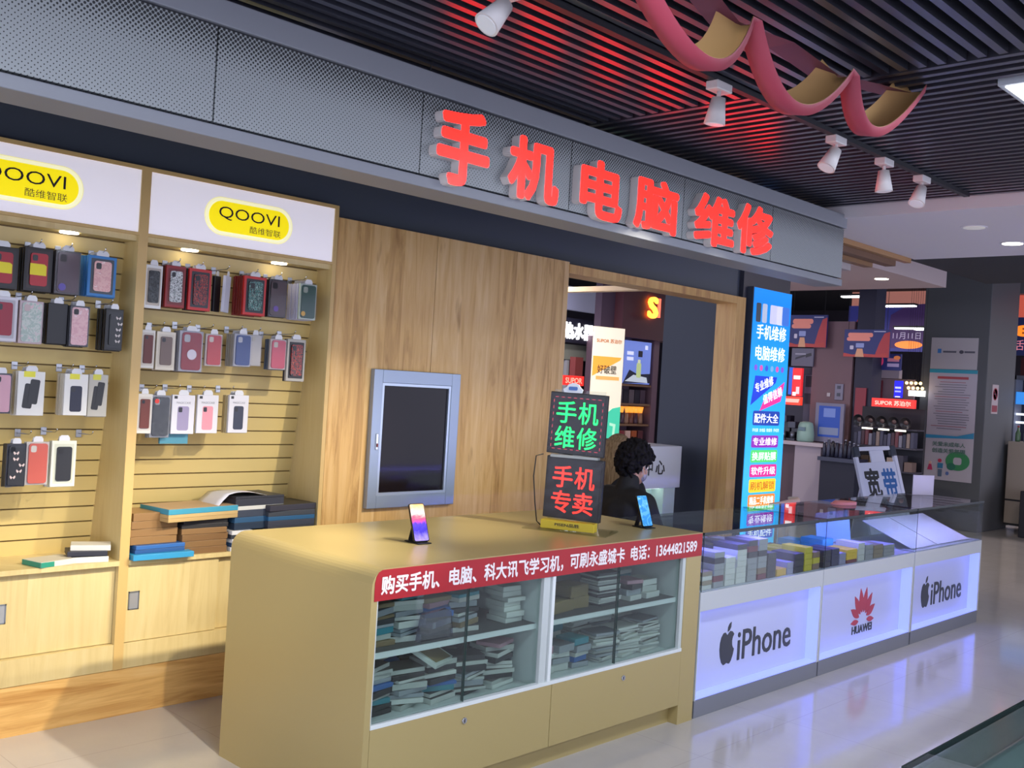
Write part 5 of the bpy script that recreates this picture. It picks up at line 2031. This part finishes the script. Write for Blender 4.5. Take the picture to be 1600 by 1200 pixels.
for i in range(9):
    t = thing('kettle' if i % 2 else 'blender', '%s small dark %s in the row on the far stall shelf' % (['first', 'second', 'third', 'fourth', 'fifth', 'sixth', 'seventh', 'eighth', 'ninth'][i], 'kettle' if i % 2 else 'blender'), 'appliance', (12.6, 6.385 - 0.058 * i, 0.93), 0, 'small appliances on the far stall')
    m = MB()
    hh = 0.17 + 0.05 * ((i * 7) % 4) / 3
    m.lathe([(0.023, 0), (0.027, 0.01), (0.024, hh * 0.6), (0.019, hh), (0.0, hh + 0.005)], mat(['#22253C', '#3A3E56', '#15172A'][i % 3], 0.25), 14)
    m.build('body', t)
    m = MB()
    m.cyl((0, 0, hh + 0.003), (0, 0, hh + 0.02), 0.012, mat('#8A8EA4', 0.3))
    m.build('lid', t)
t = thing('stall_table', 'dark table carrying the row of small appliances in the hall', 'table', (12.6, 6.30, 0), FACE_L)
m = MB()
m.box((-0.10, -0.15, 0.88), (0.42, 0.25, 0.93), mat('#262A44', 0.4))
m.build('top', t)
m = MB()
m.box((-0.08, -0.10, 0), (0.40, 0.20, 0.88), mat('#191C30', 0.6))
m.build('base', t)
t, b, w, h = panel('notice_poster', 'dim red notice poster on the dark shop pillar', 'poster', 13.09, 6.24, 6.09, 1.46, 1.86, '#8A2A3A', 0.02)
t = thing('shop_pillar', 'dark pillar left of the cookware shelves', 'pillar', (13.12, 6.16, 0))
m = MB()
m.box((0, -0.12, 0), (0.3, 0.12, 3.3), mat('#2A2A40', 0.6))
m.build('shaft', t)

# cookware shelf with red lit brand sign
t = thing('cookware_shelf', 'dark shelf unit of pans under the red lettered sign', 'shelf', (12.9, 5.70, 0), FACE_L)
m = MB()
m.box((-0.42, 0.18, 0), (0.42, 0.22, 1.62), mat('#1B1B26', 0.6))
m.build('back', t)
for zz in (0.80, 1.10, 1.34):
    m = MB()
    m.box((-0.42, -0.05, zz), (0.42, 0.18, zz + 0.02), mat('#3A3644', 0.5))
    m.build('shelf_board', t)
for k in range(3):
    m = MB()
    m.box((-0.30 + k * 0.22, -0.06, 1.325), (-0.16 + k * 0.22, -0.045, 1.345), mat('#FFF6DC', 0.4, emit=3.0))
    m.build('shelf_light', t)
t, b, w, h = panel('brand_sign', 'red illuminated sign lettered above the pans', 'sign', 12.82, 5.88, 5.32, 1.625, 1.735, '#E0302A', 0.06, emit=0.85)
txt('SUPOR 苏泊尔', b, (0.0, -0.001, 0.055), 0.47, 0.065, mat('#FFB8A8', 0.4, emit=1.0), bold=0.02, depth=0.001)
for i in range(5):
    yy = 6.02 - 0.155 * i
    t = thing('frying_pan', '%s dark frying pan leaning in the row under the red lettered sign' % ['leftmost', 'second', 'middle', 'fourth', 'rightmost'][i], 'pan', (12.80, yy, 1.43), 0, 'pans under the red sign')
    m = MB()
    M = Matrix.Rotation(-PI / 2 - 0.2, 4, 'Y')
    m.lathe([(0.0, 0.0), (0.062, 0.0), (0.078, 0.03), (0.074, 0.03), (0.058, 0.006), (0.0, 0.006)], mat(['#17171E', '#201C22', '#141419'][i % 3], 0.3), 24, Matrix.Translation((0, 0, 0.01)) @ M)
    m.build('dish', t)
    m = MB()
    m.lathe([(0.0, 0.0), (0.03, 0.0), (0.03, 0.004), (0.0, 0.004)], mat('#5A4446', 0.4), 16, Matrix.Translation((-0.008, 0, 0.01)) @ M)
    m.build('base_disc', t)
    m = MB()
    m.cyl((0, 0, -0.065), (0.02, 0.02, -0.075), 0.008, BLACK)
    m.build('handle', t)
for i in range(16):
    c = ['#2E2E44', '#4A4A64', '#3A1E2C', '#5C2A34', '#6B6A7C', '#23233A', '#7A6A66', '#37374E'][i % 8]
    hh = 0.15 + 0.05 * ((i * 5) % 4) / 3
    w_ = 0.042
    t = flat_box('cookware_box', '%s cookware carton standing on the middle shelf of the far shop' % ['first', 'second', 'third', 'fourth', 'fifth', 'sixth', 'seventh', 'eighth', 'ninth', 'tenth', 'eleventh', 'twelfth', 'thirteenth', 'fourteenth', 'fifteenth', 'sixteenth'][i],
                 'box', 12.9, 6.08 - i * 0.05, 1.121, 0.12, w_, hh, c, c, 0, 'cookware cartons in the far shop')
for i in range(7):
    c = ['#2A2434', '#54463E', '#7A6A5A', '#33304A', '#8A7A70', '#2C2838', '#64504A'][i]
    flat_box('cookware_box', '%s carton on the lowest shelf of the far shop' % ['first', 'second', 'third', 'fourth', 'fifth', 'sixth', 'last'][i], 'box', 12.88, 6.04 - i * 0.115, 0.821, 0.14, 0.10, 0.12 + 0.04 * (i % 3), c, c, 0, 'cartons on the lowest far shelf')
t = thing('toy_figure', 'pale rounded ornament on top of the lowest far shelf', 'ornament', (12.82, 5.72, 0.98))
m = MB()
m.ball((0, 0, 0.03), (0.03, 0.03, 0.035), mat('#C9A89A', 0.5), 12)
m.build('body', t)

# white framed room corner, blue lamp, chandeliers, LED banner
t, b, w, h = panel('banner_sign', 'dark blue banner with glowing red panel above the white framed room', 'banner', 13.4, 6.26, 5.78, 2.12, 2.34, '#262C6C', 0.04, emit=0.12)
art(b, 'red_panel', [(rect(0.11, 0.19), -0.18, 0.115, '#FF2A28', 1.2), (ellipse(0.07, 0.12), -0.03, 0.12, '#C03A66', 0.4), (rect(0.16, 0.045), 0.14, 0.14, '#B06A80', 0.3), (rect(0.16, 0.045), 0.14, 0.07, '#9A8AB0', 0.3), (ellipse(0.09, 0.055), 0.19, 0.17, '#D07A48', 0.4)])
t = thing('room_frame', 'white framed room front with pinkish wall far back in the hall', 'partition', (14.0, 6.25, 0), FACE_L)
m = MB()
m.box((-0.32, 0, 0), (-0.26, 0.1, 2.15), mat('#B4AAB4', 0.5))
m.box((-0.26, 0, 2.03), (0.20, 0.1, 2.15), mat('#B4AAB4', 0.5))
m.build('frame', t)
m = MB()
m.box((-0.26, 0.3, 0), (0.30, 0.34, 2.03), mat('#8C7A86', 0.6))
m.build('rear_wall', t)
m = MB()
m.box((-0.24, 0.26, 0.9), (-0.15, 0.29, 2.0), mat('#6E2A3A', 0.5))
m.build('red_strip', t)
t, b, w, h = panel('illuminated_sign', 'deep blue glowing rounded sign above the red lettered sign', 'sign', 13.3, 5.80, 5.70, 1.76, 1.98, '#1414E8', 0.04, emit=1.6)
art(b, 'white_patch', [(rect(0.08, 0.025), 0, 0.13, '#B0B8FF', 1.0), (rect(0.08, 0.02), 0, 0.08, '#A0A8FF', 0.9), (rect(0.07, 0.012), 0, 0.01, '#F0F0FF', 1.0)])
for i in range(8):
    t = thing('pendant_lamp', '%s glowing warm pendant in the cluster left of the grey column' % ['first', 'second', 'third', 'fourth', 'fifth', 'sixth', 'seventh', 'eighth'][i], 'lamp', (14.2, 6.02 - 0.065 * (i % 4) - 0.03 * (i // 4), 1.98 - 0.07 * (i // 4)), 0, 'pendant cluster in the hall')
    m = MB()
    m.ball((0, 0, 0), (0.022, 0.022, 0.022), mat('#FFD890', 0.4, emit=3.5), 12)
    m.build('globe', t)
    m = MB()
    m.cyl((0, 0, 0.022), (0, 0, 1.7), 0.002, DARK, seg=6)
    m.build('cord', t)
t, b, w, h = panel('ceiling_lamp', 'small white glowing light panel below the pendant cluster', 'lamp', 14.3, 6.03, 5.80, 1.80, 1.88, '#FFFFFF', 0.03, emit=2.0)

# big blue banner with the sale date
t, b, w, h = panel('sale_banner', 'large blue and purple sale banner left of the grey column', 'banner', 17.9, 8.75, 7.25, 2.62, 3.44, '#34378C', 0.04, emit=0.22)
art(b, 'printed_artwork', [(ellipse(0.34, 0.5), -0.36, 0.62, '#C9A8B4', 0.12), (ellipse(0.14, 0.14), -0.52, 0.52, '#A0303C', 0.1), (ellipse(0.14, 0.14), -0.20, 0.52, '#A0303C', 0.1), ([(-0.06, -0.2), (0.05, -0.2), (0.07, 0.1), (-0.05, 0.1)], -0.36, 0.25, '#C9A34A', 0.12),
                           ([(0, 0), (0.75, 0.05), (0.75, 0.80), (0.35, 0.78), (0.05, 0.6)], 0, 0.05, '#4A2A6E', 0.12), (ellipse(0.5, 0.14), 0.40, 0.12, '#F08A3A', 0.8)])
txt('11月11日', b, (0.36, -0.003, 0.28), 0.50, 0.12, mat('#C9C0E0', 0.5, emit=0.25), depth=0.001)
# row of white tube lamps in the far dark ceiling
TUBE = mat('#FFFFFF', 0.4, emit=6.0)
for i, (x_, y_, L, lab) in enumerate([(12.2, 7.05, 0.5, 'white tube lamp nearest the blue light box'), (13.4, 6.9, 0.9, 'longest white tube lamp over the hall stalls'), (14.8, 7.1, 0.5, 'white tube lamp over the second hall poster'),
                                      (16.3, 7.3, 0.9, 'white tube lamp further back over the hall'), (17.0, 7.2, 0.5, 'white tube lamp deep in the hall above the shelf shop'), (17.2, 6.9, 0.6, 'white tube lamp deep in the hall beside the column')]):
    t = thing('tube_lamp', lab, 'ceiling light', (x_, y_, 3.26 if i < 4 else 2.95), 0, 'white tube lamps in the hall')
    m = MB()
    m.box((-0.06, -L / 2, 0), (0.06, L / 2, 0.02), TUBE)
    m.build('tube', t)
    m = MB()
    m.box((-0.07, -L / 2 - 0.02, 0.02), (0.07, L / 2 + 0.02, 0.05), DARK)
    m.build('tray', t)

# second white canopy with downlight, grey column with posters
t = thing('ceiling_canopy', 'white lower ceiling canopy in front of the grey column', 'canopy', (10.2, 4.85, 3.10))
m = MB()
m.box((0, 0, 0), (2.2, 3.2, 0.20), mat('#C4B4B6', 0.6))
m.build('slab', t)
m = MB()
m.cyl((1.2, 0.35, -0.006), (1.2, 0.35, 0.001), 0.075, mat('#FFF3DC', 0.4, emit=6.0), seg=24)
m.build('downlight', t)
t = thing('column', 'thick grey square column with posters at the right of the hall', 'column', (14.4, 5.45, 0))
m = MB()
m.box((0, -0.44, 0), (1.1, 0.46, 3.74), mat('#55585C', 0.6), 0.01)
m.build('shaft', t)
t, b, w, h = panel('notice_poster', 'pale upper sheet with two small logos on the grey column', 'poster', 14.385, 5.78, 5.145, 2.20, 2.635, '#B4B0B4', 0.012)
art(b, 'small_logo', [(rect(0.05, 0.06), -0.20, 0.25, '#3A78B8', 0), (rect(0.18, 0.025), -0.06, 0.24, '#5A5A66', 0), (ellipse(0.06, 0.05), 0.10, 0.24, '#4A4A55', 0), (rect(0.14, 0.025), 0.21, 0.24, '#5A5A66', 0)])
t, b, w, h = panel('notice_poster', 'tall poster of dense text and a green tree drawing on the grey column', 'poster', 14.385, 5.78, 5.13, 0.66, 2.195, '#B8B2BC', 0.012)
sh = [([(-0.325, 1.46), (0.325, 1.46), (0.325, 1.50), (0.1, 1.52), (-0.1, 1.45), (-0.325, 1.40), (-0.325, 1.53), (0.325, 1.53)], 0, 0, '#2E9AB0', 0)]
sh = [(rect(0.65, 0.05), 0, 1.51, '#2E9AB0', 0), (rect(0.42, 0.035), 0.0, 1.42, '#B04A50', 0)]
r = random.Random(3)
for i in range(20):
    ww = r.uniform(0.3, 0.5)
    sh.append((rect(ww, 0.008), r.uniform(-0.03, 0.03), 1.36 - i * 0.034, '#6E6A74' if i % 6 else '#A05A60', 0))
sh += [([(-0.325, -0.05), (0.325, -0.02), (0.325, 0.06), (0.1, 0.0), (-0.1, 0.0), (-0.325, 0.0)], 0, 0.62, '#3A8FB8', 0),
       (ellipse(0.32, 0.26, 28), 0.13, 0.28, '#3F8A5A', 0), (rrect(0.11, 0.10, 0.03), 0.13, 0.28, '#B8B2BC', 0), (ellipse(0.12, 0.10), 0.05, 0.20, '#2F6E5A', 0),
       ([(-0.035, 0), (0.035, 0), (0.015, 0.08), (-0.015, 0.08)], -0.24, 0.13, '#C03A66', 0), (ellipse(0.035, 0.04), -0.24, 0.23, '#D9B0A0', 0), (rect(0.07, 0.07), -0.10, 0.20, '#3A7AA0', 0), (ellipse(0.05, 0.05), -0.11, 0.27, '#C0405A', 0), (rect(0.05, 0.10), -0.10, 0.10, '#5A6A80', 0), (ellipse(0.04, 0.05), 0.0, 0.10, '#5A70A8', 0)]
art(b, 'printed_artwork', sh)
GRN = mat('#5A7A70', 0.5)
txt('关爱未成年人', b, (0.0, -0.012, 0.50), 0.45, 0.065, GRN, bold=0.02, depth=0.001)
txt('创造关爱氛围', b, (0.0, -0.012, 0.41), 0.45, 0.065, GRN, bold=0.02, depth=0.001)
t, b, w, h = panel('warning_sign', 'small white no smoking notice on the side of the grey column', 'sign', 14.72, 0.12, -0.12, 1.66, 2.06, '#B0A4A8', 0.01, rz=0)
t.location = (14.72, 5.0, 1.62)
ring = MB()
ring.lathe([(0.085, 0), (0.085, 0.002), (0.072, 0.002), (0.072, 0)], mat('#A03040', 0.5), 28, Matrix.Translation((0, -0.001, 0.27)) @ RX)
ring.cbox((0, -0.002, 0.27), (0.15, 0.002, 0.014), mat('#A03040', 0.5), rot=(0, 0.78, 0))
ring.build('prohibition_ring', b)
art(b, 'red_text_block', [(rect(0.20, 0.09), 0, 0.07, '#8A3A44', 0), (rect(0.09, 0.012), -0.01, 0.27, '#3A3A40', 0)])

# right of the column
t, b, w, h = panel('shop_sign', 'blue shop sign with orange oval right of the grey column', 'sign', 16.0, 5.27, 4.2, 2.50, 3.06, '#2A3468', 0.05, emit=0.15)
art(b, 'orange_oval', [(ellipse(0.34, 0.17, 28), -0.34, 0.36, '#FF8A2A', 1.0), (rect(0.03, 0.03), -0.36, 0.39, '#B05A20', 0.3), (rect(0.03, 0.03), -0.28, 0.39, '#B05A20', 0.3), (rect(0.03, 0.03), -0.36, 0.33, '#B05A20', 0.3), (rect(0.03, 0.03), -0.28, 0.33, '#B05A20', 0.3)])
txt('活', b, (-0.42, -0.003, 0.15), 0.16, 0.15, mat('#E88A9A', 0.4, emit=0.6), depth=0.001)
t, b, w, h = panel('hall_panel', 'orange red panel glowing in place of the orange lit ceiling above the blue shop sign', 'panel', 16.3, 5.35, 4.0, 3.07, 3.42, '#D8604E', 0.05, emit=0.6)  # orange light on the hall ceiling, put in as a glowing panel
t, b, w, h = panel('hall_panel', 'grey ceiling edge above the orange red panel', 'panel', 16.2, 5.33, 4.0, 3.43, 3.62, '#777A80', 0.3)
t, b, w, h = panel('shutter', 'dark red shop shutter under the blue shop sign', 'panel', 16.5, 5.26, 4.0, 2.10, 2.49, '#4A1820', 0.05)
t = thing('display_fridge', 'tall glazed display cabinet with blue lit header right of the column', 'cabinet', (15.9, 4.82, 0), FACE_L)
m = MB()
m.box((-0.36, 0, 0), (-0.30, 0.5, 2.2), mat('#7E8494', 0.4))
m.box((-0.30, 0.3, 0), (0.4, 0.34, 2.2), mat('#252838', 0.5))
m.box((-0.36, 0, 2.14), (0.4, 0.5, 2.2), mat('#6B7080', 0.4))
m.build('frame', t)
m = MB()
m.box((-0.29, 0.0, 1.78), (0.4, 0.04, 1.96), mat('#3A8AE0', 0.4, emit=0.9))
m.build('lit_header', t)
for zz in (1.62, 1.5):
    m = MB()
    m.box((-0.29, 0.05, zz), (0.4, 0.09, zz + 0.03), mat('#E8F0FF', 0.4, emit=1.6))
    m.build('shelf_light', t)
t = thing('counter_block', 'beige tall counter block right of the grey column', 'counter', (15.2, 4.73, 0), FACE_L)
m = MB()
m.box((-0.22, 0, 0.10), (0.5, 0.5, 1.25), mat('#A79A8C', 0.5))
m.build('body', t)
m = MB()
m.box((-0.222, -0.002, 0.42), (0.5, 0.0, 0.445), DARK)
m.box((-0.222, -0.002, 0.08), (0.5, 0.0, 0.11), DARK)
m.build('gap_line', t)
for i in range(3):
    t = thing('spray_bottle', '%s small bottle standing on the beige counter block' % ['leftmost', 'middle', 'rightmost'][i], 'bottle', (15.3, 4.86 - 0.11 * i, 1.25))
    m = MB()
    m.lathe([(0.03, 0), (0.034, 0.02), (0.034, 0.12), (0.015, 0.16), (0.012, 0.20), (0.0, 0.202)], mat(['#5A7A5A', '#8A90A8', '#6A6E80'][i], 0.3), 14)
    m.build('body', t)
    m = MB()
    m.cyl((0, 0, 0.20), (0, 0, 0.225), 0.013, mat('#B04040', 0.4))
    m.build('cap', t)
t = thing('black_box_seat', 'black box standing at the right edge before the beige counter block', 'box', (14.55, 4.42, 0), FACE_L)
m = MB()
m.box((-0.13, 0, 0), (0.5, 0.45, 0.62), mat('#15151C', 0.6), 0.01)
m.build('body', t)

# A-frame sign
t = thing('a_frame_sign', 'white folding board sign lettered in black and blue behind the glass counters', 'sign', (9.32, 3.87, 0), -0.30)
t.scale = (0.95, 0.95, 0.95)
LEAN = Matrix.Rotation(-0.30, 4, 'X') @ Matrix.Rotation(-0.045, 4, 'Y')
WP = mat('#C9CCE0', 0.4)


def leaned(mb_fn, name, parent=t):
    m = MB()
    mb_fn(m)
    return m.build(name, parent, None, LEAN.to_euler())


leaned(lambda m: (m.box((-0.30, -0.012, 0.0), (-0.255, 0.02, 1.28), WP, 0.004), m.box((0.255, -0.012, 0.0), (0.30, 0.02, 1.28), WP, 0.004)), 'side_post')
sheet = leaned(lambda m: m.box((-0.255, -0.004, 0.10), (0.255, 0.008, 1.22), mat('#C4C8DE', 0.4)), 'printed_board')
leaned(lambda m: (m.box((-0.22, -0.01, 1.34), (0.22, 0.02, 1.38), WP, 0.006), m.box((-0.07, -0.005, 1.22), (0.12, 0.012, 1.34), WP, 0.004)), 'handle')
leaned(lambda m: m.box((-0.30, -0.015, 1.28), (-0.22, 0.025, 1.385), mat('#222A3A', 0.5), 0.01), 'corner_cap')
leaned(lambda m: m.box((0.22, -0.015, 1.28), (0.30, 0.025, 1.385), mat('#222A3A', 0.5), 0.01), 'corner_cap')
txt('宽', sheet, (-0.115, -0.004, 1.01), 0.215, 0.31, mat('#16181F', 0.5), bold=0.03, depth=0.001)
txt('带', sheet, (0.125, -0.004, 1.00), 0.20, 0.31, mat('#1F5A9E', 0.5), bold=0.03, depth=0.001)
m = MB()
m.front([(-0.20, -0.04), (-0.12, -0.04), (-0.19, 0.05)], 0, -0.004, 0.76, 0.001, mat('#C03A44', 0.5))
m.front([(-0.06, -0.04), (0.06, -0.01), (-0.05, 0.05)], 0, -0.004, 0.76, 0.001, mat('#C03A44', 0.5))
m.build('red_mark', sheet)
BACK = Matrix.Translation((0, 1.08, 0)) @ Matrix.Rotation(0.42, 4, 'X')
m = MB()
m.box((-0.16, -0.01, 0.0), (0.27, 0.01, 1.15), WP, 0.004)
m.build('rear_leg', t, (0, 0.62, 0), (0.18, 0, 0))

# chair behind the middle glass counter
t = thing('office_chair', 'pale curved chair back showing above the middle glass counter', 'chair', (6.95, 3.95, 0), 0.3)
m = MB()
pts = []
for i in range(13):
    a = -0.9 + 1.8 * i / 12
    pts.append((0.42 * math.sin(a), -0.30 * math.cos(a) + 0.10, 0.86 + 0.03 * math.cos(a)))
m.tube(pts, [0.012 + 0.016 * math.sin(PI * i / 12) for i in range(13)], mat('#C9A98C', 0.5), 10)
m.build('back_rail', t)
m = MB()
m.cyl((0, 0, 0.42), (0, 0, 0.47), 0.22, mat('#B5977A', 0.5), seg=28)
m.build('seat', t)
for i in range(4):
    a = PI / 4 + i * PI / 2
    m = MB()
    m.cyl((0.15 * math.cos(a), 0.15 * math.sin(a), 0.42), (0.2 * math.cos(a), 0.2 * math.sin(a), 0), 0.014, CHROME)
    m.build('leg', t)
for s in (-1, 1):
    m = MB()
    m.cyl((0.16 * s, -0.1, 0.46), (0.27 * s, -0.13, 0.87), 0.012, mat('#C9A98C', 0.5))
    m.build('back_post', t)

# ================================================================== SEEN THROUGH THE OPENING
# white service desk
t = thing('service_desk', 'white service desk with a black character on its front, inside the opening', 'desk', (6.66, 4.90, 0))
m = MB()
m.box((-0.50, 0.0, 0.86), (0.50, 0.34, 1.205), mat('#D4D6DE', 0.4), 0.005)
m.build('upper_front', t)
m = MB()
m.box((-0.45, 0.14, 0.0), (0.45, 0.34, 0.86), mat('#C4DAD0', 0.5))
m.box((0.30, 0.02, 0.0), (0.46, 0.14, 0.86), mat('#CFE0D8', 0.5))
m.build('recessed_base', t)
m = MB()
m.box((-0.42, 0.05, 0.852), (0.28, 0.08, 0.86), mat('#E8FFF2', 0.4, emit=4.0))
m.build('under_counter_light', t)
txt('心', t, (0.205, -0.002, 1.032), 0.125, 0.115, mat('#1B1B20', 0.5), bold=0.01, depth=0.002)
txt('中', t, (0.05, -0.002, 1.032), 0.10, 0.125, mat('#1B1B20', 0.5), bold=0.01, depth=0.002)

# dark columns, lit banner, brand sign
t = thing('shop_pillar', 'plum coloured pillar carrying the tall lit banner', 'pillar', (11.53, 9.20, 0))
m = MB()
m.box((-0.28, 0, 0), (0.46, 0.12, 3.2), mat('#4A3A4C', 0.6))
m.build('shaft', t)
t = thing('lit_banner', 'tall lit banner in white, orange and green seen through the opening', 'banner', (11.23, 9.03, 0.95))
t.rotation_euler = (0, 0, -0.25)
t.scale = (0.88, 1, 1)
m = MB()
m.box((-0.30, -0.03, 0), (0.30, 0.0, 1.55), mat('#F6EBD2', 0.4, emit=0.55))
b = m.build('panel', t)


def shf(shapes, y=-0.03):
    m = MB()
    for i, (poly, x, z, col, em) in enumerate(shapes):
        m.front(poly, x, y, z, 0.0015 + 0.0005 * i, mat(col, 0.5, emit=em))
    return m


shf([([(-0.30, 0.86), (0.24, 1.10), (0.26, 1.14), (-0.30, 1.14)], 0, 0, '#F2A33A', 0.8), ([(-0.30, 0.0), (0.30, 0.0), (0.30, 0.45), (0.14, 0.42), (0.0, 0.33), (-0.15, 0.28), (-0.30, 0.22)], 0, 0, '#3FBF9A', 0.8), (ellipse(0.07, 0.09), -0.12, 0.50, '#E0B050', 0.8), ([(0.16, 0.0), (0.20, 0.0), (0.22, 0.2), (0.10, 0.22), (0.10, 0.18), (0.17, 0.17)], 0, 0, '#A8E0C0', 0.8)]).build('printed_artwork', b)
txt('SUPOR 苏泊尔', b, (0, -0.033, 1.36), 0.5, 0.06, mat('#C06A20', 0.4, emit=0.3), bold=0.02, depth=0.001)
txt('好破壁', b, (-0.02, -0.035, 0.96), 0.38, 0.12, mat('#4A3A20', 0.4), bold=0.01, depth=0.001)
m = MB()
m.front(rect(0.46, 0.05), 0.0, -0.035, 0.84, 0.001, mat('#E8B060', 0.4, emit=0.6))
m.build('caption_band', b)

t = thing('shop_header', 'dark maroon shop header with a glowing orange letter', 'shop header', (12.1, 9.05, 2.40))
m = MB()
m.box((-0.55, 0, 0), (0.9, 0.3, 0.75), mat('#4A2430', 0.6))
hd = m.build('board', t)
txt('S', hd, (0.10, -0.03, 0.47), 0.24, 0.32, mat('#FFB040', 0.4, emit=2.2), bold=0.04, depth=0.03)
m = MB()
m.box((0.27, -0.03, 0.34), (0.31, 0.0, 0.62), mat('#FF6A50', 0.4, emit=1.6))
m.build('letter_stroke', hd)
t = thing('appliance_shelf', 'mauve framed appliance shelf under the maroon header', 'shelf', (12.10, 9.10, 0))
m = MB()
m.box((-0.65, 0, 0), (-0.42, 0.5, 2.40), mat('#6A5362', 0.6))
m.box((0.32, 0, 0), (0.45, 0.5, 2.40), mat('#6A5362', 0.6))
m.box((-0.42, 0.44, 0), (0.32, 0.5, 2.40), mat('#3A3242', 0.6))
m.build('frame', t)
for zz in (1.70, 1.42, 1.12, 0.85):
    m = MB()
    m.box((-0.42, 0.02, zz), (0.32, 0.44, zz + 0.03), mat('#8A6A50', 0.5))
    m.build('shelf_board', t)
t = thing('screen_display', 'pale blue lit advertising screen with a green bottle in the appliance shelf', 'screen', (12.06, 9.11, 1.74))
m = MB()
m.box((-0.34, 0, 0), (0.30, 0.03, 0.62), mat('#7A90E0', 0.3, emit=0.55))
b = m.build('screen', t)
shf([([(-0.34, 0), (0.30, 0.02), (0.30, 0.16), (0.0, 0.14), (-0.20, 0.20)], 0, 0, '#2A3048', 0.1), ([(-0.30, 0.03), (0.25, 0.02), (0.22, 0.10), (-0.1, 0.13)], 0, 0, '#C9D4E0', 0.5), (rrect(0.11, 0.22, 0.03), 0.02, 0.20, '#B8C88A', 0.6), (rect(0.06, 0.05), 0.02, 0.33, '#D9E0C0', 0.5), (rect(0.10, 0.09), 0.04, 0.44, '#2A2A38', 0.1), (rect(0.15, 0.05), -0.20, 0.44, '#E0E6FF', 0.6), (rect(0.15, 0.05), -0.20, 0.36, '#E0E6FF', 0.6), (rect(0.06, 0.06), 0.18, 0.54, '#E0E6FF', 0.6)], 0.0).build('picture', b)
for i in range(6):
    t = thing('blender', '%s amber topped blender on the appliance shelf' % ['first', 'second', 'third', 'fourth', 'fifth', 'sixth'][i], 'appliance', (11.74 + i * 0.115, 9.22, 1.151), 0, 'amber topped blenders in the shelf')
    m = MB()
    m.lathe([(0.045, 0), (0.05, 0.02), (0.04, 0.16)], mat(['#8A5A4A', '#5A4050', '#B08A70'][i % 3], 0.4), 14)
    m.build('base', t)
    m = MB()
    m.lathe([(0.038, 0.16), (0.055, 0.25), (0.0, 0.252)], mat('#FFA840', 0.3, emit=0.9), 14)
    m.build('jar', t)
for i in range(5):
    flat_box('appliance_carton', '%s carton on the upper board of the appliance shelf' % ['leftmost', 'second', 'third', 'fourth', 'rightmost'][i], 'box', 11.76 + i * 0.135, 9.25, 1.451, 0.12, 0.16, 0.20, ['#5A5360', '#2A2834', '#6A6068', '#33303C', '#5A4A58'][i], '#44404C', 0, 'cartons in the appliance shelf')
for i in range(4):
    flat_box('gift_box', '%s warm coloured box on the lower board of the appliance shelf' % ['leftmost', 'second', 'third', 'rightmost'][i], 'box', 11.78 + i * 0.15, 9.2, 0.881, 0.12, 0.16, 0.17, ['#8A3A40', '#E0C0B0', '#B05A30', '#5A2A34'][i], '#B06A50', 0, 'boxes on the lower board')

# left part: white lettered sign and dark doorway
t, b, w, h = panel('shop_sign', 'dark shop sign with glowing white lettering beside the timber wall', 'sign', 0, 0.75, 0, 2.27, 2.62, '#23253A', 0.05, rz=0)
t.location = (11.25, 9.6, 2.27)
txt('热水器', b, (0.0, -0.003, 0.17), 0.66, 0.24, mat('#FFFFFF', 0.4, emit=3.0), bold=0.03, depth=0.01)
t, b, w, h = panel('fascia_board', 'pale lit ceiling fascia above the white lettered sign', 'fascia', 0, 1.0, 0, 0, 0.34, '#B4B8D8', 0.1, rz=0, emit=0.15)
t.location = (11.45, 9.8, 2.76)
t, b, w, h = panel('wall_board', 'grey green wall board under the white lettered sign', 'panel', 0, 1.0, 0, 0, 0.22, '#8E968E', 0.1, rz=0)
t.location = (11.35, 9.7, 2.03)
t = thing('door_frame', 'dark glazed doorway with pale post behind the LED boards', 'doorway', (11.35, 9.72, 0))
m = MB()
m.box((-0.22, -0.04, 0), (-0.17, 0.02, 2.02), mat('#A4A8B0', 0.5))
m.build('post', t)
m = MB()
m.box((-0.6, 0.05, 0), (0.5, 0.1, 2.02), mat('#14161E', 0.3))
m.build('dark_glass', t)
t, b, w, h = panel('brand_sign', 'small red glowing brand sign just above the cloud card', 'sign', 0, 0.42, 0, 0, 0.13, '#E82A22', 0.05, rz=0, emit=0.9)
t.location = (10.45, 8.95, 1.66)
txt('SUPOR', b, (0.0, -0.001, 0.065), 0.34, 0.075, mat('#FFA890', 0.4, emit=1.0), bold=0.02, depth=0.001)
t, b, w, h = panel('red_panel', 'dark red upright panel beside the tall lit banner', 'panel', 0, 0.16, 0, 0, 1.3, '#6E2A26', 0.1, rz=0)
t.location = (10.72, 9.10, 0.75)
t = thing('inner_beam', 'pale lit beam under the dark inner ceiling of the opening', 'beam', (9.5, 7.2, 2.805))
m = MB()
m.box((0, 0, 0), (0.12, 1.3, 0.06), mat('#C8B088', 0.5))
m.build('beam', t)

t, b, w, h = panel('hall_panel', 'orange light on the far wall put in as a glowing strip above the sale banner', 'panel', 18.3, 8.9, 7.2, 3.46, 3.74, '#D08878', 0.04, emit=0.35)  # orange light falling on the far wall is put into this strip's glow
